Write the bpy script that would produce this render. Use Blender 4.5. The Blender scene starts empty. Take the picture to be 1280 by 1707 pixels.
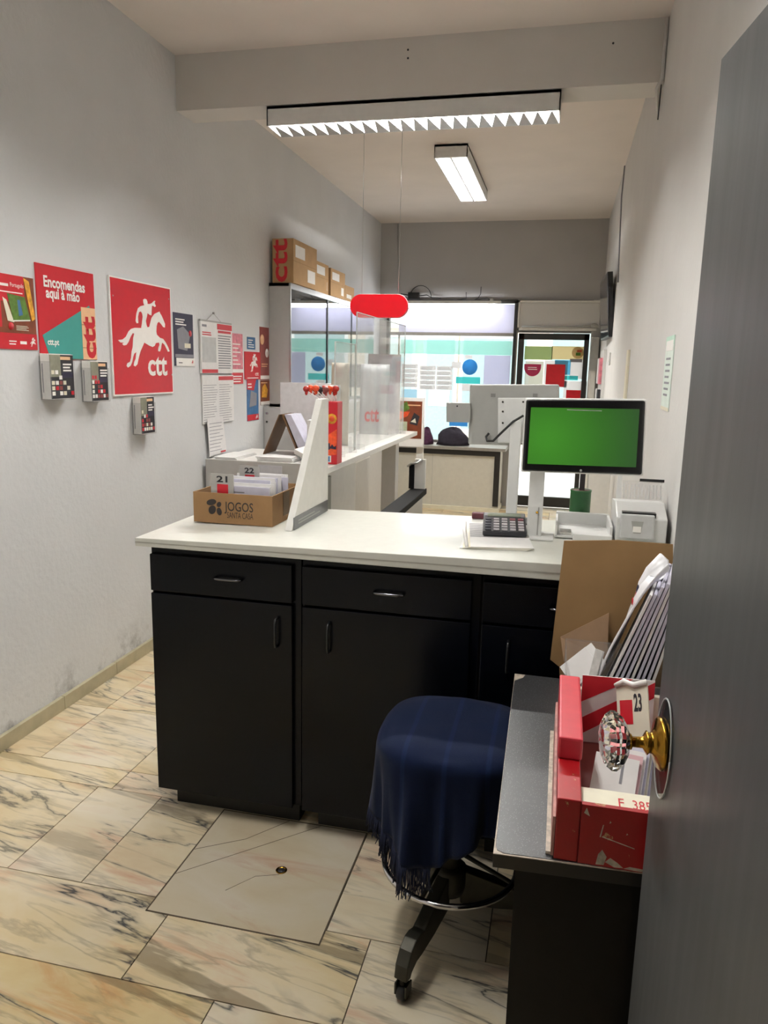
import bpy, bmesh, math, random
from mathutils import Vector, Matrix
from mathutils.geometry import tessellate_polygon
random.seed(7)
C = bpy.context.scene.collection
PI = math.pi

# ------------------------------------------------------------------ camera
CAMH = 1.5
RX = (0.9730416483, 0.0639681459, -0.2215807459)     # world x in camera axes (right, down, forward)
RY = (0.2296157445, -0.1787175878, 0.9567322683)     # world y
RZ = (0.0216000130, -0.9818187715, -0.1885877496)    # world z
FPX = 1250.0
cd = bpy.data.cameras.new('camera'); cam = bpy.data.objects.new('camera', cd); C.objects.link(cam)
cd.sensor_fit = 'VERTICAL'; cd.sensor_height = 36.0; cd.lens = 36.0 * FPX / 1707.0
cd.clip_start = 0.02
cam.matrix_world = Matrix(((RX[0], -RX[1], -RX[2], 0), (RY[0], -RY[1], -RY[2], 0), (RZ[0], -RZ[1], -RZ[2], CAMH), (0, 0, 0, 1)))
bpy.context.scene.camera = cam
vs = bpy.context.scene.view_settings
vs.view_transform = 'Standard'; vs.look = 'None'; vs.gamma = 1.0; vs.use_curve_mapping = False
vs.exposure = 0.0
EXPO = 0.0
bpy.context.scene.cycles.max_bounces = 10
bpy.context.scene.cycles.transparent_max_bounces = 24
bpy.context.scene.cycles.caustics_reflective = False
bpy.context.scene.cycles.caustics_refractive = False

# ------------------------------------------------------------------ daylight
W = bpy.data.worlds.new('world'); bpy.context.scene.world = W; W.use_nodes = True
wn = W.node_tree.nodes['Background']
wn.inputs[0].default_value = (0.93, 0.97, 1.0, 1); wn.inputs[1].default_value = 3.6
TUBE_L1, TUBE_L2, TUBE_L3, TUBE_WIN = 900.0, 340.0, 165.0, 30.0        # radiance of the fluorescent tubes

# ------------------------------------------------------------------ helpers
def at(u, v, ax, val):
    """world point where the photograph's pixel ray meets the plane axis=val"""
    c = (u - 640.0, v - 853.5, FPX)
    w = [sum(a * b for a, b in zip(r, c)) for r in (RX, RY, RZ)]
    o = (0, 0, CAMH); t = (val - o[ax]) / w[ax]
    return Vector((o[0] + t * w[0], o[1] + t * w[1], o[2] + t * w[2]))

def lin(c):
    if isinstance(c, str):
        c = tuple(int(c[i:i + 2], 16) / 255 for i in (0, 2, 4))
    return tuple((x / 12.92 if x <= .04045 else ((x + .055) / 1.055) ** 2.4) for x in c) + (1,)

MATS = {}
def mat(name, col, rough=.5, metal=0, var=.06, scale=30, bump=0, bscale=120, coat=0, spec=.5, emit=0):
    if name in MATS: return MATS[name]
    m = bpy.data.materials.new(name); m.use_nodes = True; nt = m.node_tree
    b = nt.nodes['Principled BSDF']; L = nt.links
    b.inputs['Roughness'].default_value = rough; b.inputs['Metallic'].default_value = metal
    b.inputs['Specular IOR Level'].default_value = spec
    if coat: b.inputs['Coat Weight'].default_value = coat; b.inputs['Coat Roughness'].default_value = .08
    tc = nt.nodes.new('ShaderNodeTexCoord')
    n = nt.nodes.new('ShaderNodeTexNoise'); n.inputs['Scale'].default_value = scale; n.inputs['Detail'].default_value = 4
    L.new(tc.outputs['Object'], n.inputs['Vector'])
    r = nt.nodes.new('ShaderNodeValToRGB'); c = lin(col)
    lo = tuple(max(0, x * (1 - var)) for x in c[:3]) + (1,); hi = tuple(min(1, x * (1 + var)) for x in c[:3]) + (1,)
    r.color_ramp.elements[0].color = lo; r.color_ramp.elements[0].position = .3
    r.color_ramp.elements[1].color = hi; r.color_ramp.elements[1].position = .7
    L.new(n.outputs['Fac'], r.inputs[0]); L.new(r.outputs[0], b.inputs['Base Color'])
    if bump:
        n2 = nt.nodes.new('ShaderNodeTexNoise'); n2.inputs['Scale'].default_value = bscale; n2.inputs['Detail'].default_value = 3
        L.new(tc.outputs['Object'], n2.inputs['Vector'])
        bp = nt.nodes.new('ShaderNodeBump'); bp.inputs['Strength'].default_value = bump; bp.inputs['Distance'].default_value = .004
        L.new(n2.outputs['Fac'], bp.inputs['Height']); L.new(bp.outputs[0], b.inputs['Normal'])
    if emit:
        b.inputs['Emission Color'].default_value = c; b.inputs['Emission Strength'].default_value = emit
    MATS[name] = m; return m

def clear(name, tint=(1, 1, 1), refl=.08, rough=.02, haze=0.0, fres=.45):
    """thin clear sheet: transparent + fresnel gloss (+ a little white haze)"""
    if name in MATS: return MATS[name]
    m = bpy.data.materials.new(name); m.use_nodes = True; nt = m.node_tree; nt.nodes.clear(); L = nt.links
    out = nt.nodes.new('ShaderNodeOutputMaterial')
    tr = nt.nodes.new('ShaderNodeBsdfTransparent'); tr.inputs[0].default_value = tuple(tint) + (1,)
    gl = nt.nodes.new('ShaderNodeBsdfGlossy'); gl.inputs['Roughness'].default_value = rough
    lw = nt.nodes.new('ShaderNodeLayerWeight'); lw.inputs[0].default_value = .5
    fr = nt.nodes.new('ShaderNodeMath'); fr.operation = 'POWER'; fr.inputs[1].default_value = 4.0; L.new(lw.outputs['Facing'], fr.inputs[0])
    ad = nt.nodes.new('ShaderNodeMath'); ad.operation = 'MULTIPLY_ADD'; ad.use_clamp = True; ad.inputs[1].default_value = fres; ad.inputs[2].default_value = refl
    L.new(fr.outputs[0], ad.inputs[0])
    mx = nt.nodes.new('ShaderNodeMixShader'); L.new(ad.outputs[0], mx.inputs[0]); L.new(tr.outputs[0], mx.inputs[1]); L.new(gl.outputs[0], mx.inputs[2])
    last = mx
    if haze:
        df = nt.nodes.new('ShaderNodeBsdfDiffuse'); df.inputs[0].default_value = (.85, .85, .85, 1)
        tc = nt.nodes.new('ShaderNodeTexCoord'); n = nt.nodes.new('ShaderNodeTexNoise'); n.inputs['Scale'].default_value = 6
        L.new(tc.outputs['Object'], n.inputs['Vector'])
        ml = nt.nodes.new('ShaderNodeMath'); ml.operation = 'MULTIPLY'; ml.inputs[1].default_value = haze * 2; L.new(n.outputs['Fac'], ml.inputs[0])
        m2 = nt.nodes.new('ShaderNodeMixShader'); L.new(ml.outputs[0], m2.inputs[0]); L.new(mx.outputs[0], m2.inputs[1]); L.new(df.outputs[0], m2.inputs[2]); last = m2
    L.new(last.outputs[0], out.inputs[0]); MATS[name] = m; return m

def glow(name, col, strength):
    m = bpy.data.materials.new(name); m.use_nodes = True; nt = m.node_tree; nt.nodes.clear()
    e = nt.nodes.new('ShaderNodeEmission'); e.inputs[0].default_value = tuple(col) + (1,); e.inputs[1].default_value = strength
    o = nt.nodes.new('ShaderNodeOutputMaterial'); nt.links.new(e.outputs[0], o.inputs[0]); MATS[name] = m; return m

def frame(kind, o=(0, 0, 0)):
    ax = {'left': ((0, 1, 0), (0, 0, 1), (1, 0, 0)),      # sheet on the left wall, facing +x
          'right': ((0, -1, 0), (0, 0, 1), (-1, 0, 0)),   # on the right wall, facing -x
          'front': ((1, 0, 0), (0, 0, 1), (0, -1, 0)),    # facing the viewer's side (-y)
          'top': ((1, 0, 0), (0, 1, 0), (0, 0, 1))}[kind]
    m = Matrix.Identity(4)
    for i in range(3):
        for j in range(3): m[j][i] = ax[i][j]
        m[i][3] = o[i]
    return m

def wloc(o):
    p = Vector((0, 0, 0))
    while o is not None: p += o.location; o = o.parent
    return p

class MB:
    """collects shapes (with materials) that become ONE mesh object"""
    def __init__(s): s.v = []; s.f = []; s.m = []; s.mats = []; s.sm = []
    def add(s, vs, fs, m, M=None, smooth=False):
        k = len(s.v)
        for p in vs:
            p = Vector(p); s.v.append(M @ p if M is not None else p)
        if m not in s.mats: s.mats.append(m)
        i = s.mats.index(m)
        for f in fs: s.f.append(tuple(k + a for a in f)); s.m.append(i); s.sm.append(smooth)
        return s
    def box(s, a, b, m, M=None, bev=0):
        x0, y0, z0 = (min(a[i], b[i]) for i in range(3)); x1, y1, z1 = (max(a[i], b[i]) for i in range(3))
        if bev:
            bm = bmesh.new(); bmesh.ops.create_cube(bm, size=1)
            for q in bm.verts: q.co = Vector(((x0 + x1) / 2 + q.co.x * (x1 - x0), (y0 + y1) / 2 + q.co.y * (y1 - y0), (z0 + z1) / 2 + q.co.z * (z1 - z0)))
            bmesh.ops.bevel(bm, geom=bm.edges[:], offset=min(bev, .45 * min(x1 - x0, y1 - y0, z1 - z0)), segments=2, profile=.6, affect='EDGES')
            bm.verts.ensure_lookup_table(); bm.verts.index_update()
            r = s.add([q.co.copy() for q in bm.verts], [tuple(w.index for w in f.verts) for f in bm.faces], m, M); bm.free(); return r
        vs = [(x0, y0, z0), (x1, y0, z0), (x1, y1, z0), (x0, y1, z0), (x0, y0, z1), (x1, y0, z1), (x1, y1, z1), (x0, y1, z1)]
        return s.add(vs, [(0, 3, 2, 1), (4, 5, 6, 7), (0, 1, 5, 4), (1, 2, 6, 5), (2, 3, 7, 6), (3, 0, 4, 7)], m, M)
    def prism(s, pts, h0, h1, m, M=None):
        """polygon (local x, y) extruded along local z"""
        n = len(pts); area = sum(pts[i][0] * pts[(i + 1) % n][1] - pts[(i + 1) % n][0] * pts[i][1] for i in range(n))
        if area < 0: pts = pts[::-1]
        tris = tessellate_polygon([[Vector((p[0], p[1], 0)) for p in pts]])
        vs = [(p[0], p[1], h0) for p in pts] + [(p[0], p[1], h1) for p in pts]; fs = []
        for t in tris:
            a, b, c = (pts[i] for i in t)
            if (b[0] - a[0]) * (c[1] - a[1]) - (c[0] - a[0]) * (b[1] - a[1]) < 0: t = (t[0], t[2], t[1])
            fs.append(tuple(n + i for i in t)); fs.append((t[0], t[2], t[1]))
        fs += [(i, (i + 1) % n, n + (i + 1) % n, n + i) for i in range(n)]
        return s.add(vs, fs, m, M)
    def tube(s, pts, r, m, n=10, M=None, cap=True):
        pts = [Vector(p) for p in pts]; rs = r if isinstance(r, (list, tuple)) else [r] * len(pts); vs = []; fs = []
        up = None
        for i, p in enumerate(pts):
            d = (pts[min(i + 1, len(pts) - 1)] - pts[max(i - 1, 0)]).normalized()
            if up is None:
                up = Vector((0, 0, 1)) if abs(d.z) < .9 else Vector((1, 0, 0))
            a = d.cross(up); a = a.normalized() if a.length > 1e-6 else Vector((1, 0, 0)); b = a.cross(d).normalized(); up = b
            for k in range(n):
                t = 2 * PI * k / n; vs.append(p + (a * math.cos(t) + b * math.sin(t)) * rs[i])
        for i in range(len(pts) - 1):
            for k in range(n): fs.append((i * n + k, i * n + (k + 1) % n, (i + 1) * n + (k + 1) % n, (i + 1) * n + k))
        if cap: fs += [tuple(range(n))[::-1], tuple((len(pts) - 1) * n + k for k in range(n))]
        return s.add(vs, fs, m, M, True)
    def lathe(s, prof, m, M=None, n=24, smooth=True, lobes=0, amp=0):
        """prof: (radius, height) turned round local z"""
        vs = []; fs = []
        for r, h in prof:
            for k in range(n):
                t = 2 * PI * k / n; q = r * (1 + amp * math.cos(lobes * t)) if lobes else r
                vs.append((q * math.cos(t), q * math.sin(t), h))
        for i in range(len(prof) - 1):
            for k in range(n): fs.append((i * n + k, i * n + (k + 1) % n, (i + 1) * n + (k + 1) % n, (i + 1) * n + k))
        fs += [tuple(range(n))[::-1], tuple((len(prof) - 1) * n + k for k in range(n))]
        return s.add(vs, fs, m, M, smooth)
    def ball(s, c, r, m, n=10, sx=1, sy=1, sz=1):
        prof = [(max(1e-4, r * math.sin(PI * i / n)), -r * math.cos(PI * i / n)) for i in range(n + 1)]
        M = Matrix.Translation(c) @ Matrix.Diagonal((sx, sy, sz, 1)); return s.lathe(prof, m, M, n=14)
    def rect(s, u0, v0, u1, v1, m, M, w0=0, w1=.001): return s.box((u0, v0, w0), (u1, v1, w1), m, M)
    def text(s, t, u0, v0, u1, v1, m, M, w0=0, w1=.0012, rot=0, bold=0.0):
        """lettering fitted into the box (u0,v0)-(u1,v1)"""
        cu = bpy.data.curves.new('lettering', 'FONT'); cu.body = t; cu.offset = bold; cu.resolution_u = 3
        o = bpy.data.objects.new('lettering', cu); C.objects.link(o)
        me = bpy.data.meshes.new_from_object(o.evaluated_get(bpy.context.evaluated_depsgraph_get()))
        vs = [q.co.copy() for q in me.vertices]; fs = [tuple(p.vertices) for p in me.polygons]
        bpy.data.objects.remove(o); bpy.data.curves.remove(cu); bpy.data.meshes.remove(me)
        if not vs: return s
        if rot: vs = [Vector((-q.y, q.x, 0)) for q in vs]
        a0 = min(q.x for q in vs); a1 = max(q.x for q in vs); b0 = min(q.y for q in vs); b1 = max(q.y for q in vs)
        vs = [Vector((u0 + (q.x - a0) / max(1e-6, a1 - a0) * (u1 - u0), v0 + (q.y - b0) / max(1e-6, b1 - b0) * (v1 - v0), w1)) for q in vs]
        return s.add(vs, fs, m, M)
    def lines(s, u0, v0, u1, v1, n, m, M, w=.0006, fill=.4, jit=.35):
        """rows of print too small to read"""
        h = (v1 - v0) / n
        for i in range(n): s.rect(u0, v0 + i * h, u1 - random.random() * jit * (u1 - u0), v0 + i * h + h * fill, m, M, 0, w)
        return s
    def build(s, name, parent=None, origin=None, bevel=0):
        me = bpy.data.meshes.new(name)
        if origin is None:
            if parent is None:
                lo = [min(p[i] for p in s.v) for i in range(3)]; hi = [max(p[i] for p in s.v) for i in range(3)]
                origin = Vector(((lo[0] + hi[0]) / 2, (lo[1] + hi[1]) / 2, lo[2]))
            else: origin = wloc(parent)
        origin = Vector(origin)
        me.from_pydata([p - origin for p in s.v], [], s.f)
        for m in s.mats: me.materials.append(m)
        me.polygons.foreach_set('material_index', s.m); me.polygons.foreach_set('use_smooth', s.sm); me.update()
        o = bpy.data.objects.new(name, me); C.objects.link(o)
        if parent is not None: o.parent = parent; o.location = origin - wloc(parent)
        else: o.location = origin
        if bevel:
            b = o.modifiers.new('bevel', 'BEVEL'); b.width = bevel; b.segments = 2; b.limit_method = 'ANGLE'
        return o

def tag(o, label, cat, group=None):
    o['label'] = label; o['category'] = cat
    if group: o['group'] = group
    return o
def thing(name, loc, label, cat, group=None):
    o = bpy.data.objects.new(name, None); C.objects.link(o); o.location = loc; o.empty_display_size = .05
    return tag(o, label, cat, group)
def struct(o): o['kind'] = 'structure'; return o
def part(o, label): o['label'] = label; return o

# ------------------------------------------------------------------ materials
M_white = mat('white_laminate', 'E4E2DC', .35, var=.03)
M_whitepl = mat('white_plastic', 'DCDCDA', .4, var=.03)
M_greypl = mat('grey_plastic', 'A3A39F', .45, var=.04)
M_black = mat('black_plastic', '121214', .35, var=.1)
M_blackgl = mat('black_gloss_laminate', '04060C', .27, var=.15, scale=8, spec=.2)
M_card = mat('cardboard', '93704A', .8, var=.07, scale=14, bump=.15, bscale=60)
M_card2 = mat('cardboard_parcel', 'B08D63', .8, var=.06, scale=14)
M_paper = mat('paper', 'E6E4E2', .8, var=.03)
M_paperb = mat('bluish_envelope_paper', 'CDCBDA', .75, var=.06)
M_papery = mat('ivory_paper', 'E3DDC8', .8, var=.04)
M_red = mat('red_print', 'C8202E', .35, var=.03)
M_redsign = mat('red_sign_enamel', 'CC2030', .3, var=.03, coat=.2)
M_wprint = mat('white_print', 'F2EFEA', .5, var=.02)
M_teal = mat('teal_print', '3F9C93', .45, var=.03)
M_peach = mat('peach_print', 'EDBE92', .5, var=.04)
M_ink = mat('grey_ink', '8B8A90', .7)
M_dink = mat('dark_ink', '25242A', .6)
M_navyp = mat('navy_print', '2A2740', .45, var=.15)
M_brownp = mat('brown_print', '7B3A1E', .45, var=.25, scale=22)
M_greenp = mat('green_print', '56782C', .45, var=.3, scale=40)
M_yellowp = mat('yellow_print', 'DFA02C', .45, var=.3, scale=50)
M_bluep = mat('blue_print', '3C6C9A', .45, var=.2)
M_pinkp = mat('pink_print', 'D9808E', .4, var=.3, scale=24)
M_maroon = mat('maroon_print', '8C4440', .4, var=.15)
M_chrome = mat('chrome', 'C9C9CC', .15, metal=1, var=.03)
M_alu = mat('aluminium', 'B9B9B6', .3, metal=1, var=.04)
M_brass = mat('brass', 'A67C2E', .22, metal=1, var=.1)
M_iron = mat('dark_cast_iron', '3A3830', .45, metal=.6, var=.2)
M_rubber = mat('black_rubber', '17171A', .7)
M_cable = mat('black_cable', '1A1A1C', .5)
M_glass = clear('window_glass', (.98, .99, 1), .01)
M_acryl = clear('clear_acrylic', (.97, .98, .975), .015, .04, haze=.16, fres=.25)
M_doorglass = clear('cabinet_glass', (.80, .83, .83), .34, .015)
M_clear = clear('clear_plastic', (.97, .97, .97), .03, .08, haze=.06)

def plaster(name, col, bump, dirt=0, stain=None, zdirt=.12):
    m = mat(name, col, .85, var=.03, scale=3, bump=bump, bscale=38, spec=.2)
    nt = m.node_tree; L = nt.links; b = nt.nodes['Principled BSDF']
    if dirt:   # scuffs just above the skirting, with a shape of their own
        base = b.inputs['Base Color'].links[0].from_socket
        g = nt.nodes.new('ShaderNodeNewGeometry'); sx = nt.nodes.new('ShaderNodeSeparateXYZ'); L.new(g.outputs['Position'], sx.inputs[0])
        mr = nt.nodes.new('ShaderNodeMapRange'); mr.inputs[1].default_value = .04; mr.inputs[2].default_value = zdirt + .1; mr.inputs[3].default_value = 1; mr.inputs[4].default_value = 0; L.new(sx.outputs[2], mr.inputs[0])
        n = nt.nodes.new('ShaderNodeTexNoise'); n.inputs['Scale'].default_value = 6; n.inputs['Detail'].default_value = 8; n.inputs['Roughness'].default_value = .7
        L.new(g.outputs['Position'], n.inputs['Vector'])
        rp = nt.nodes.new('ShaderNodeValToRGB'); rp.color_ramp.elements[0].position = .5; rp.color_ramp.elements[1].position = .66; L.new(n.outputs['Fac'], rp.inputs[0])
        ml = nt.nodes.new('ShaderNodeMath'); ml.operation = 'MULTIPLY'; L.new(mr.outputs[0], ml.inputs[0]); L.new(rp.outputs[0], ml.inputs[1])
        m2 = nt.nodes.new('ShaderNodeMath'); m2.operation = 'MULTIPLY'; m2.inputs[1].default_value = dirt; L.new(ml.outputs[0], m2.inputs[0])
        mx = nt.nodes.new('ShaderNodeMixRGB'); mx.inputs[2].default_value = lin('6A6660'); L.new(m2.outputs[0], mx.inputs[0]); L.new(base, mx.inputs[1]); L.new(mx.outputs[0], b.inputs['Base Color'])
    return m
M_wallL = plaster('rough_white_plaster', 'D6D7D8', .55, dirt=.7)
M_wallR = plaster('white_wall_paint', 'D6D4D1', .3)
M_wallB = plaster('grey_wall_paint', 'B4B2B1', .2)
M_ceil = plaster('ceiling_paint', 'E6DDD6', .12)
M_beam = plaster('beam_paint', 'D3CFCA', .12)

# marble tiles: one quad per tile, each tile's own veins from a stored vector
def marble():
    m = bpy.data.materials.new('veined_marble'); m.use_nodes = True; nt = m.node_tree; L = nt.links; N = nt.nodes.new
    b = nt.nodes['Principled BSDF']; b.inputs['Roughness'].default_value = .33; b.inputs['Specular IOR Level'].default_value = .35
    a = N('ShaderNodeAttribute'); a.attribute_name = 'tile'
    g = N('ShaderNodeNewGeometry')
    sc = N('ShaderNodeVectorMath'); sc.operation = 'SCALE'; sc.inputs['Scale'].default_value = 17.0; L.new(a.outputs['Color'], sc.inputs[0])
    # skew so veins run mostly along x with a slant
    mp = N('ShaderNodeMapping'); mp.inputs['Rotation'].default_value = (0, 0, .16); L.new(g.outputs['Position'], mp.inputs[0])
    ad = N('ShaderNodeVectorMath'); ad.operation = 'ADD'; L.new(mp.outputs[0], ad.inputs[0]); L.new(sc.outputs[0], ad.inputs[1])
    def stretch(sx, sy):
        v = N('ShaderNodeVectorMath'); v.operation = 'MULTIPLY'; v.inputs[1].default_value = (sx, sy, 1); L.new(ad.outputs[0], v.inputs[0]); return v.outputs[0]
    def noise(vec, scale, det=6, rough=.6, dist=0.0):
        n = N('ShaderNodeTexNoise'); n.inputs['Scale'].default_value = scale; n.inputs['Detail'].default_value = det; n.inputs['Roughness'].default_value = rough; n.inputs['Distortion'].default_value = dist
        L.new(vec, n.inputs['Vector']); return n.outputs['Fac']
    def ramp(f, *st):
        r = N('ShaderNodeValToRGB'); e = r.color_ramp.elements
        while len(e) < len(st): e.new(.5)
        for q, (p, c) in zip(e, st): q.position = p; q.color = c if len(c) == 4 else lin(c)
        L.new(f, r.inputs[0]); return r.outputs[0]
    def mul(x, y):
        q = N('ShaderNodeMath'); q.operation = 'MULTIPLY'; L.new(x, q.inputs[0])
        if isinstance(y, float): q.inputs[1].default_value = y
        else: L.new(y, q.inputs[1])
        return q.outputs[0]
    def mix(f, c1, c2):
        q = N('ShaderNodeMixRGB'); L.new(f, q.inputs[0]); L.new(c1, q.inputs[1])
        if isinstance(c2, str): q.inputs[2].default_value = lin(c2)
        else: L.new(c2, q.inputs[2])
        return q.outputs[0]
    K = (0, 0, 0, 1); Wt = (1, 1, 1, 1)
    base = ramp(noise(stretch(1, 2.0), 2.6, 5, .55, .4), (.25, 'CDB38A'), (.45, 'DAC8A2'), (.6, 'E0D2B6'), (.8, 'D6B392'))
    pink = ramp(noise(stretch(.7, 3.8), 2.4, 7, .62, .6), (.56, K), (.72, Wt))
    col = mix(mul(pink, .75), base, 'C98A62')
    # long thin veins: |noise-.5| near zero
    def vein(sx, sy, scale, w, dist):
        n = noise(stretch(sx, sy), scale, 9, .52, dist)
        s_ = N('ShaderNodeMath'); s_.operation = 'SUBTRACT'; s_.inputs[1].default_value = .5; L.new(n, s_.inputs[0])
        ab = N('ShaderNodeMath'); ab.operation = 'ABSOLUTE'; L.new(s_.outputs[0], ab.inputs[0])
        return ramp(ab.outputs[0], (0.0, Wt), (w, K))
    mask = ramp(noise(stretch(.9, 1.6), 2.2, 4, .6, .3), (.32, K), (.47, Wt))
    halo = mul(vein(.5, 2.7, 1.9, .034, .55), mask)
    v1 = mul(vein(.5, 2.7, 1.9, .010, .55), mask); v2 = mul(vein(.8, 4.6, 3.0, .04, .5), mask)
    sep = N('ShaderNodeSeparateColor'); L.new(a.outputs['Color'], sep.inputs[0])
    amt = ramp(sep.outputs[2], (0.0, K), (.55, Wt))
    col = mix(mul(mul(v2, .42), amt), col, '80745F')
    col = mix(mul(mul(halo, .38), amt), col, '6A6A64'); col = mix(mul(v1, amt), col, '2A2F36')
    br = ramp(noise(stretch(.7, 5.0), 1.8, 5, .6, .3), (.59, K), (.64, Wt))
    col = mix(mul(mul(br, .65), amt), col, '75664F')
    hs = N('ShaderNodeHueSaturation'); hs.inputs['Value'].default_value = .97
    sat = N('ShaderNodeMapRange'); sat.inputs[3].default_value = .8; sat.inputs[4].default_value = 1.22; L.new(sep.outputs[1], sat.inputs[0]); L.new(sat.outputs[0], hs.inputs['Saturation'])
    L.new(col, hs.inputs['Color']); L.new(hs.outputs[0], b.inputs['Base Color'])
    rr = N('ShaderNodeMapRange'); rr.inputs[3].default_value = .26; rr.inputs[4].default_value = .5; L.new(noise(g.outputs['Position'], 9, 4), rr.inputs[0]); L.new(rr.outputs[0], b.inputs['Roughness'])
    return m
M_marble = marble()
M_slab = M_marble.copy(); M_slab.name = 'greyish_marble'
for q in M_slab.node_tree.nodes:
    if q.type == 'HUE_SAT': q.inputs['Value'].default_value = .78
M_grout = mat('dark_grout', '554A3C', .9, var=.2, scale=60)

# ------------------------------------------------------------------ the room
XL, XR, YB, ZC = -2.05, 0.355, 8.42, 3.055
Y0 = -1.6
# floor
def add_floor():
    fb = MB(); fb.box((XL - .1, Y0 - .1, -.12), (XR + .1, YB + .1, -.004), M_grout)
    rects = []; rows = [(-1.6, -1.0), (-1.0, -.4), (-.4, .2), (.2, .6), (.6, 1.0), (1.0, 1.42), (1.42, 1.705), (1.705, 2.168), (2.168, 2.29), (2.29, 2.73), (2.73, 3.14)]
    y = 3.14
    while y < YB: rows.append((y, min(YB, y + .42))); y += .42
    joints = {(1.42, 1.705): [-2.05, -1.62, -.971, -.405, .1, XR], (1.705, 2.168): [-2.05, -1.532, -1.282, -1.04, -.53, -.1, XR], (2.168, 2.29): [-2.05, -1.48, -.95, -.4, XR],
              (1.0, 1.42): [-2.05, -1.33, -.72, -.1, XR], (2.29, 2.73): [-2.05, -1.865, -1.48, -.9, -.3, XR], (2.73, 3.14): [-2.05, -1.87, -1.3, -.7, -.1, XR]}
    for k, (a, c) in enumerate(rows):
        xs = joints.get((a, c))
        if xs is None:
            off = random.random() * .5; xs = [XL] + [XL + off + i * .56 for i in range(6) if .08 < off + i * .56 < 2.3] + [XR]
        for i in range(len(xs) - 1): rects.append((xs[i], a, xs[i + 1], c))
    g = .0016; me_tiles = []
    for r in rects:
        if r[1] == 1.705 and r[0] == -1.04:   # the access slab stands in this opening
            continue
        if r[1] == 1.42 and r[0] == -.971: pass
        fb.box((r[0] + g, r[1] + g, -.004), (r[2] - g, r[3] - g, 0), M_marble)
        me_tiles.append(len(fb.f) // 6 - 1)
    o = fb.build('floor', origin=(0, 0, 0)); struct(o)
    at_ = o.data.attributes.new('tile', 'FLOAT_COLOR', 'FACE'); vals = []
    for i in range(len(o.data.polygons) // 6):
        c = (random.random(), random.random(), random.uniform(.3, 1), 1)
        vals += [c] * 6
    for i, c in enumerate(vals): at_.data[i].color = c
    return o
floor = add_floor()
def slab():
    t = thing('access_slab', (-.785, 1.905, 0), 'square pale marble inspection slab with diagonal cracks and a finger hole', 'floor slab')
    b = MB(); b.box((-1.036, 1.652, -.0035), (-.534, 2.15, .0012), M_slab)
    o = b.build('slab', t); a = o.data.attributes.new('tile', 'FLOAT_COLOR', 'FACE')
    for q in a.data: q.color = (.31, .0, .0, 1)
    jn = MB()
    for (xa, ya_, xb, yb_) in ((-1.0395, 1.648, -.5305, 1.6525), (-1.0395, 1.648, -1.0355, 2.154), (-.5345, 1.648, -.5305, 2.154), (-1.0395, 2.1495, -.5305, 2.154)): jn.box((xa, ya_, .0005), (xb, yb_, .0016), M_grout)
    jn.build('joint', t)
    cr = MB()
    for p in (((-1.035, 1.93), (-.90, 2.02), (-.80, 2.148)), ((-1.035, 1.81), (-.86, 1.98), (-.69, 2.147)), ((-.86, 1.78), (-.80, 1.86), (-.735, 1.885))):
        for q in range(len(p) - 1):
            d = Vector(p[q + 1]) - Vector(p[q]); n = Vector((-d.y, d.x)).normalized() * .0009
            A, Bq = Vector(p[q]), Vector(p[q + 1])
            cr.prism([tuple(A + n), tuple(A - n), tuple(Bq - n), tuple(Bq + n)], .0008, .0016, M_grout)
    cr.build('crack', o)
    h = MB(); T = Matrix.Translation((-.735, 1.905, 0)); h.lathe([(.017, .0012), (.0175, .0026), (.012, .0028), (.0115, .0014)], M_brass, T); h.lathe([(.0115, .001), (.0115, .0016)], M_dink, T)
    part(h.build('finger_hole', t), 'dark brass-rimmed finger hole')
slab()
# the opening for the access slab: extra tile strips so nothing is bare
b = MB(); b.box((-1.04 + .0016, 2.152, -.004), (-.532, 2.1664, 0), M_marble); b.box((-.5315, 1.7066, -.004), (-.5305, 2.1664, 0), M_marble)
o = struct(b.build('trim_1', origin=(0, 0, 0))); a = o.data.attributes.new('tile', 'FLOAT_COLOR', 'FACE')
for q in a.data: q.color = (.4, .3, .2, 1)

def wallbox(name, a, c, m): b = MB(); b.box(a, c, m); return struct(b.build(name, origin=(0, 0, 0)))
wallbox('wall_left', (XL - .12, Y0 - .1, -.1), (XL, YB + .12, ZC), M_wallL)
wallbox('wall_right', (XR, Y0 - .1, -.1), (XR + .12, YB + .12, ZC), M_wallR)
wallbox('ceiling', (XL - .12, Y0 - .1, ZC), (XR + .12, YB + .12, ZC + .12), M_ceil)
wallbox('wall_rear', (XL, Y0 - .12, -.1), (XR, Y0, ZC), M_wallR)
b = MB(); b.box((XL, .1, 0), (-.62, .26, ZC), M_wallR); b.box((.30, .1, 0), (XR, .26, ZC), M_wallR); b.box((-.62, .1, 1.96), (.30, .26, ZC), M_wallR); struct(b.build('wall_front', origin=(0, 0, 0)))
# back wall with window and entrance openings
WX0, WX1, WZ0, WZ1 = -1.93, -.545, .715, 2.235
DX0, DX1, DZ1 = -.505, .245, 1.90
b = MB(); y0, y1 = YB, YB + .14
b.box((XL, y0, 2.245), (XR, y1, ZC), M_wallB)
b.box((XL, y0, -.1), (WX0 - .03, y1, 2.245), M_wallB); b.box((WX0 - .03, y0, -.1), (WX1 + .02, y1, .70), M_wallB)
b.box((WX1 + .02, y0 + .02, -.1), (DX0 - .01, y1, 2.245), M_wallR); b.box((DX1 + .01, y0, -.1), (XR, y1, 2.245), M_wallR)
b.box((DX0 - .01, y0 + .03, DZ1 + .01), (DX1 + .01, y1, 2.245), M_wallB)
struct(b.build('wall_back', origin=(0, 0, 0)))
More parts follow.
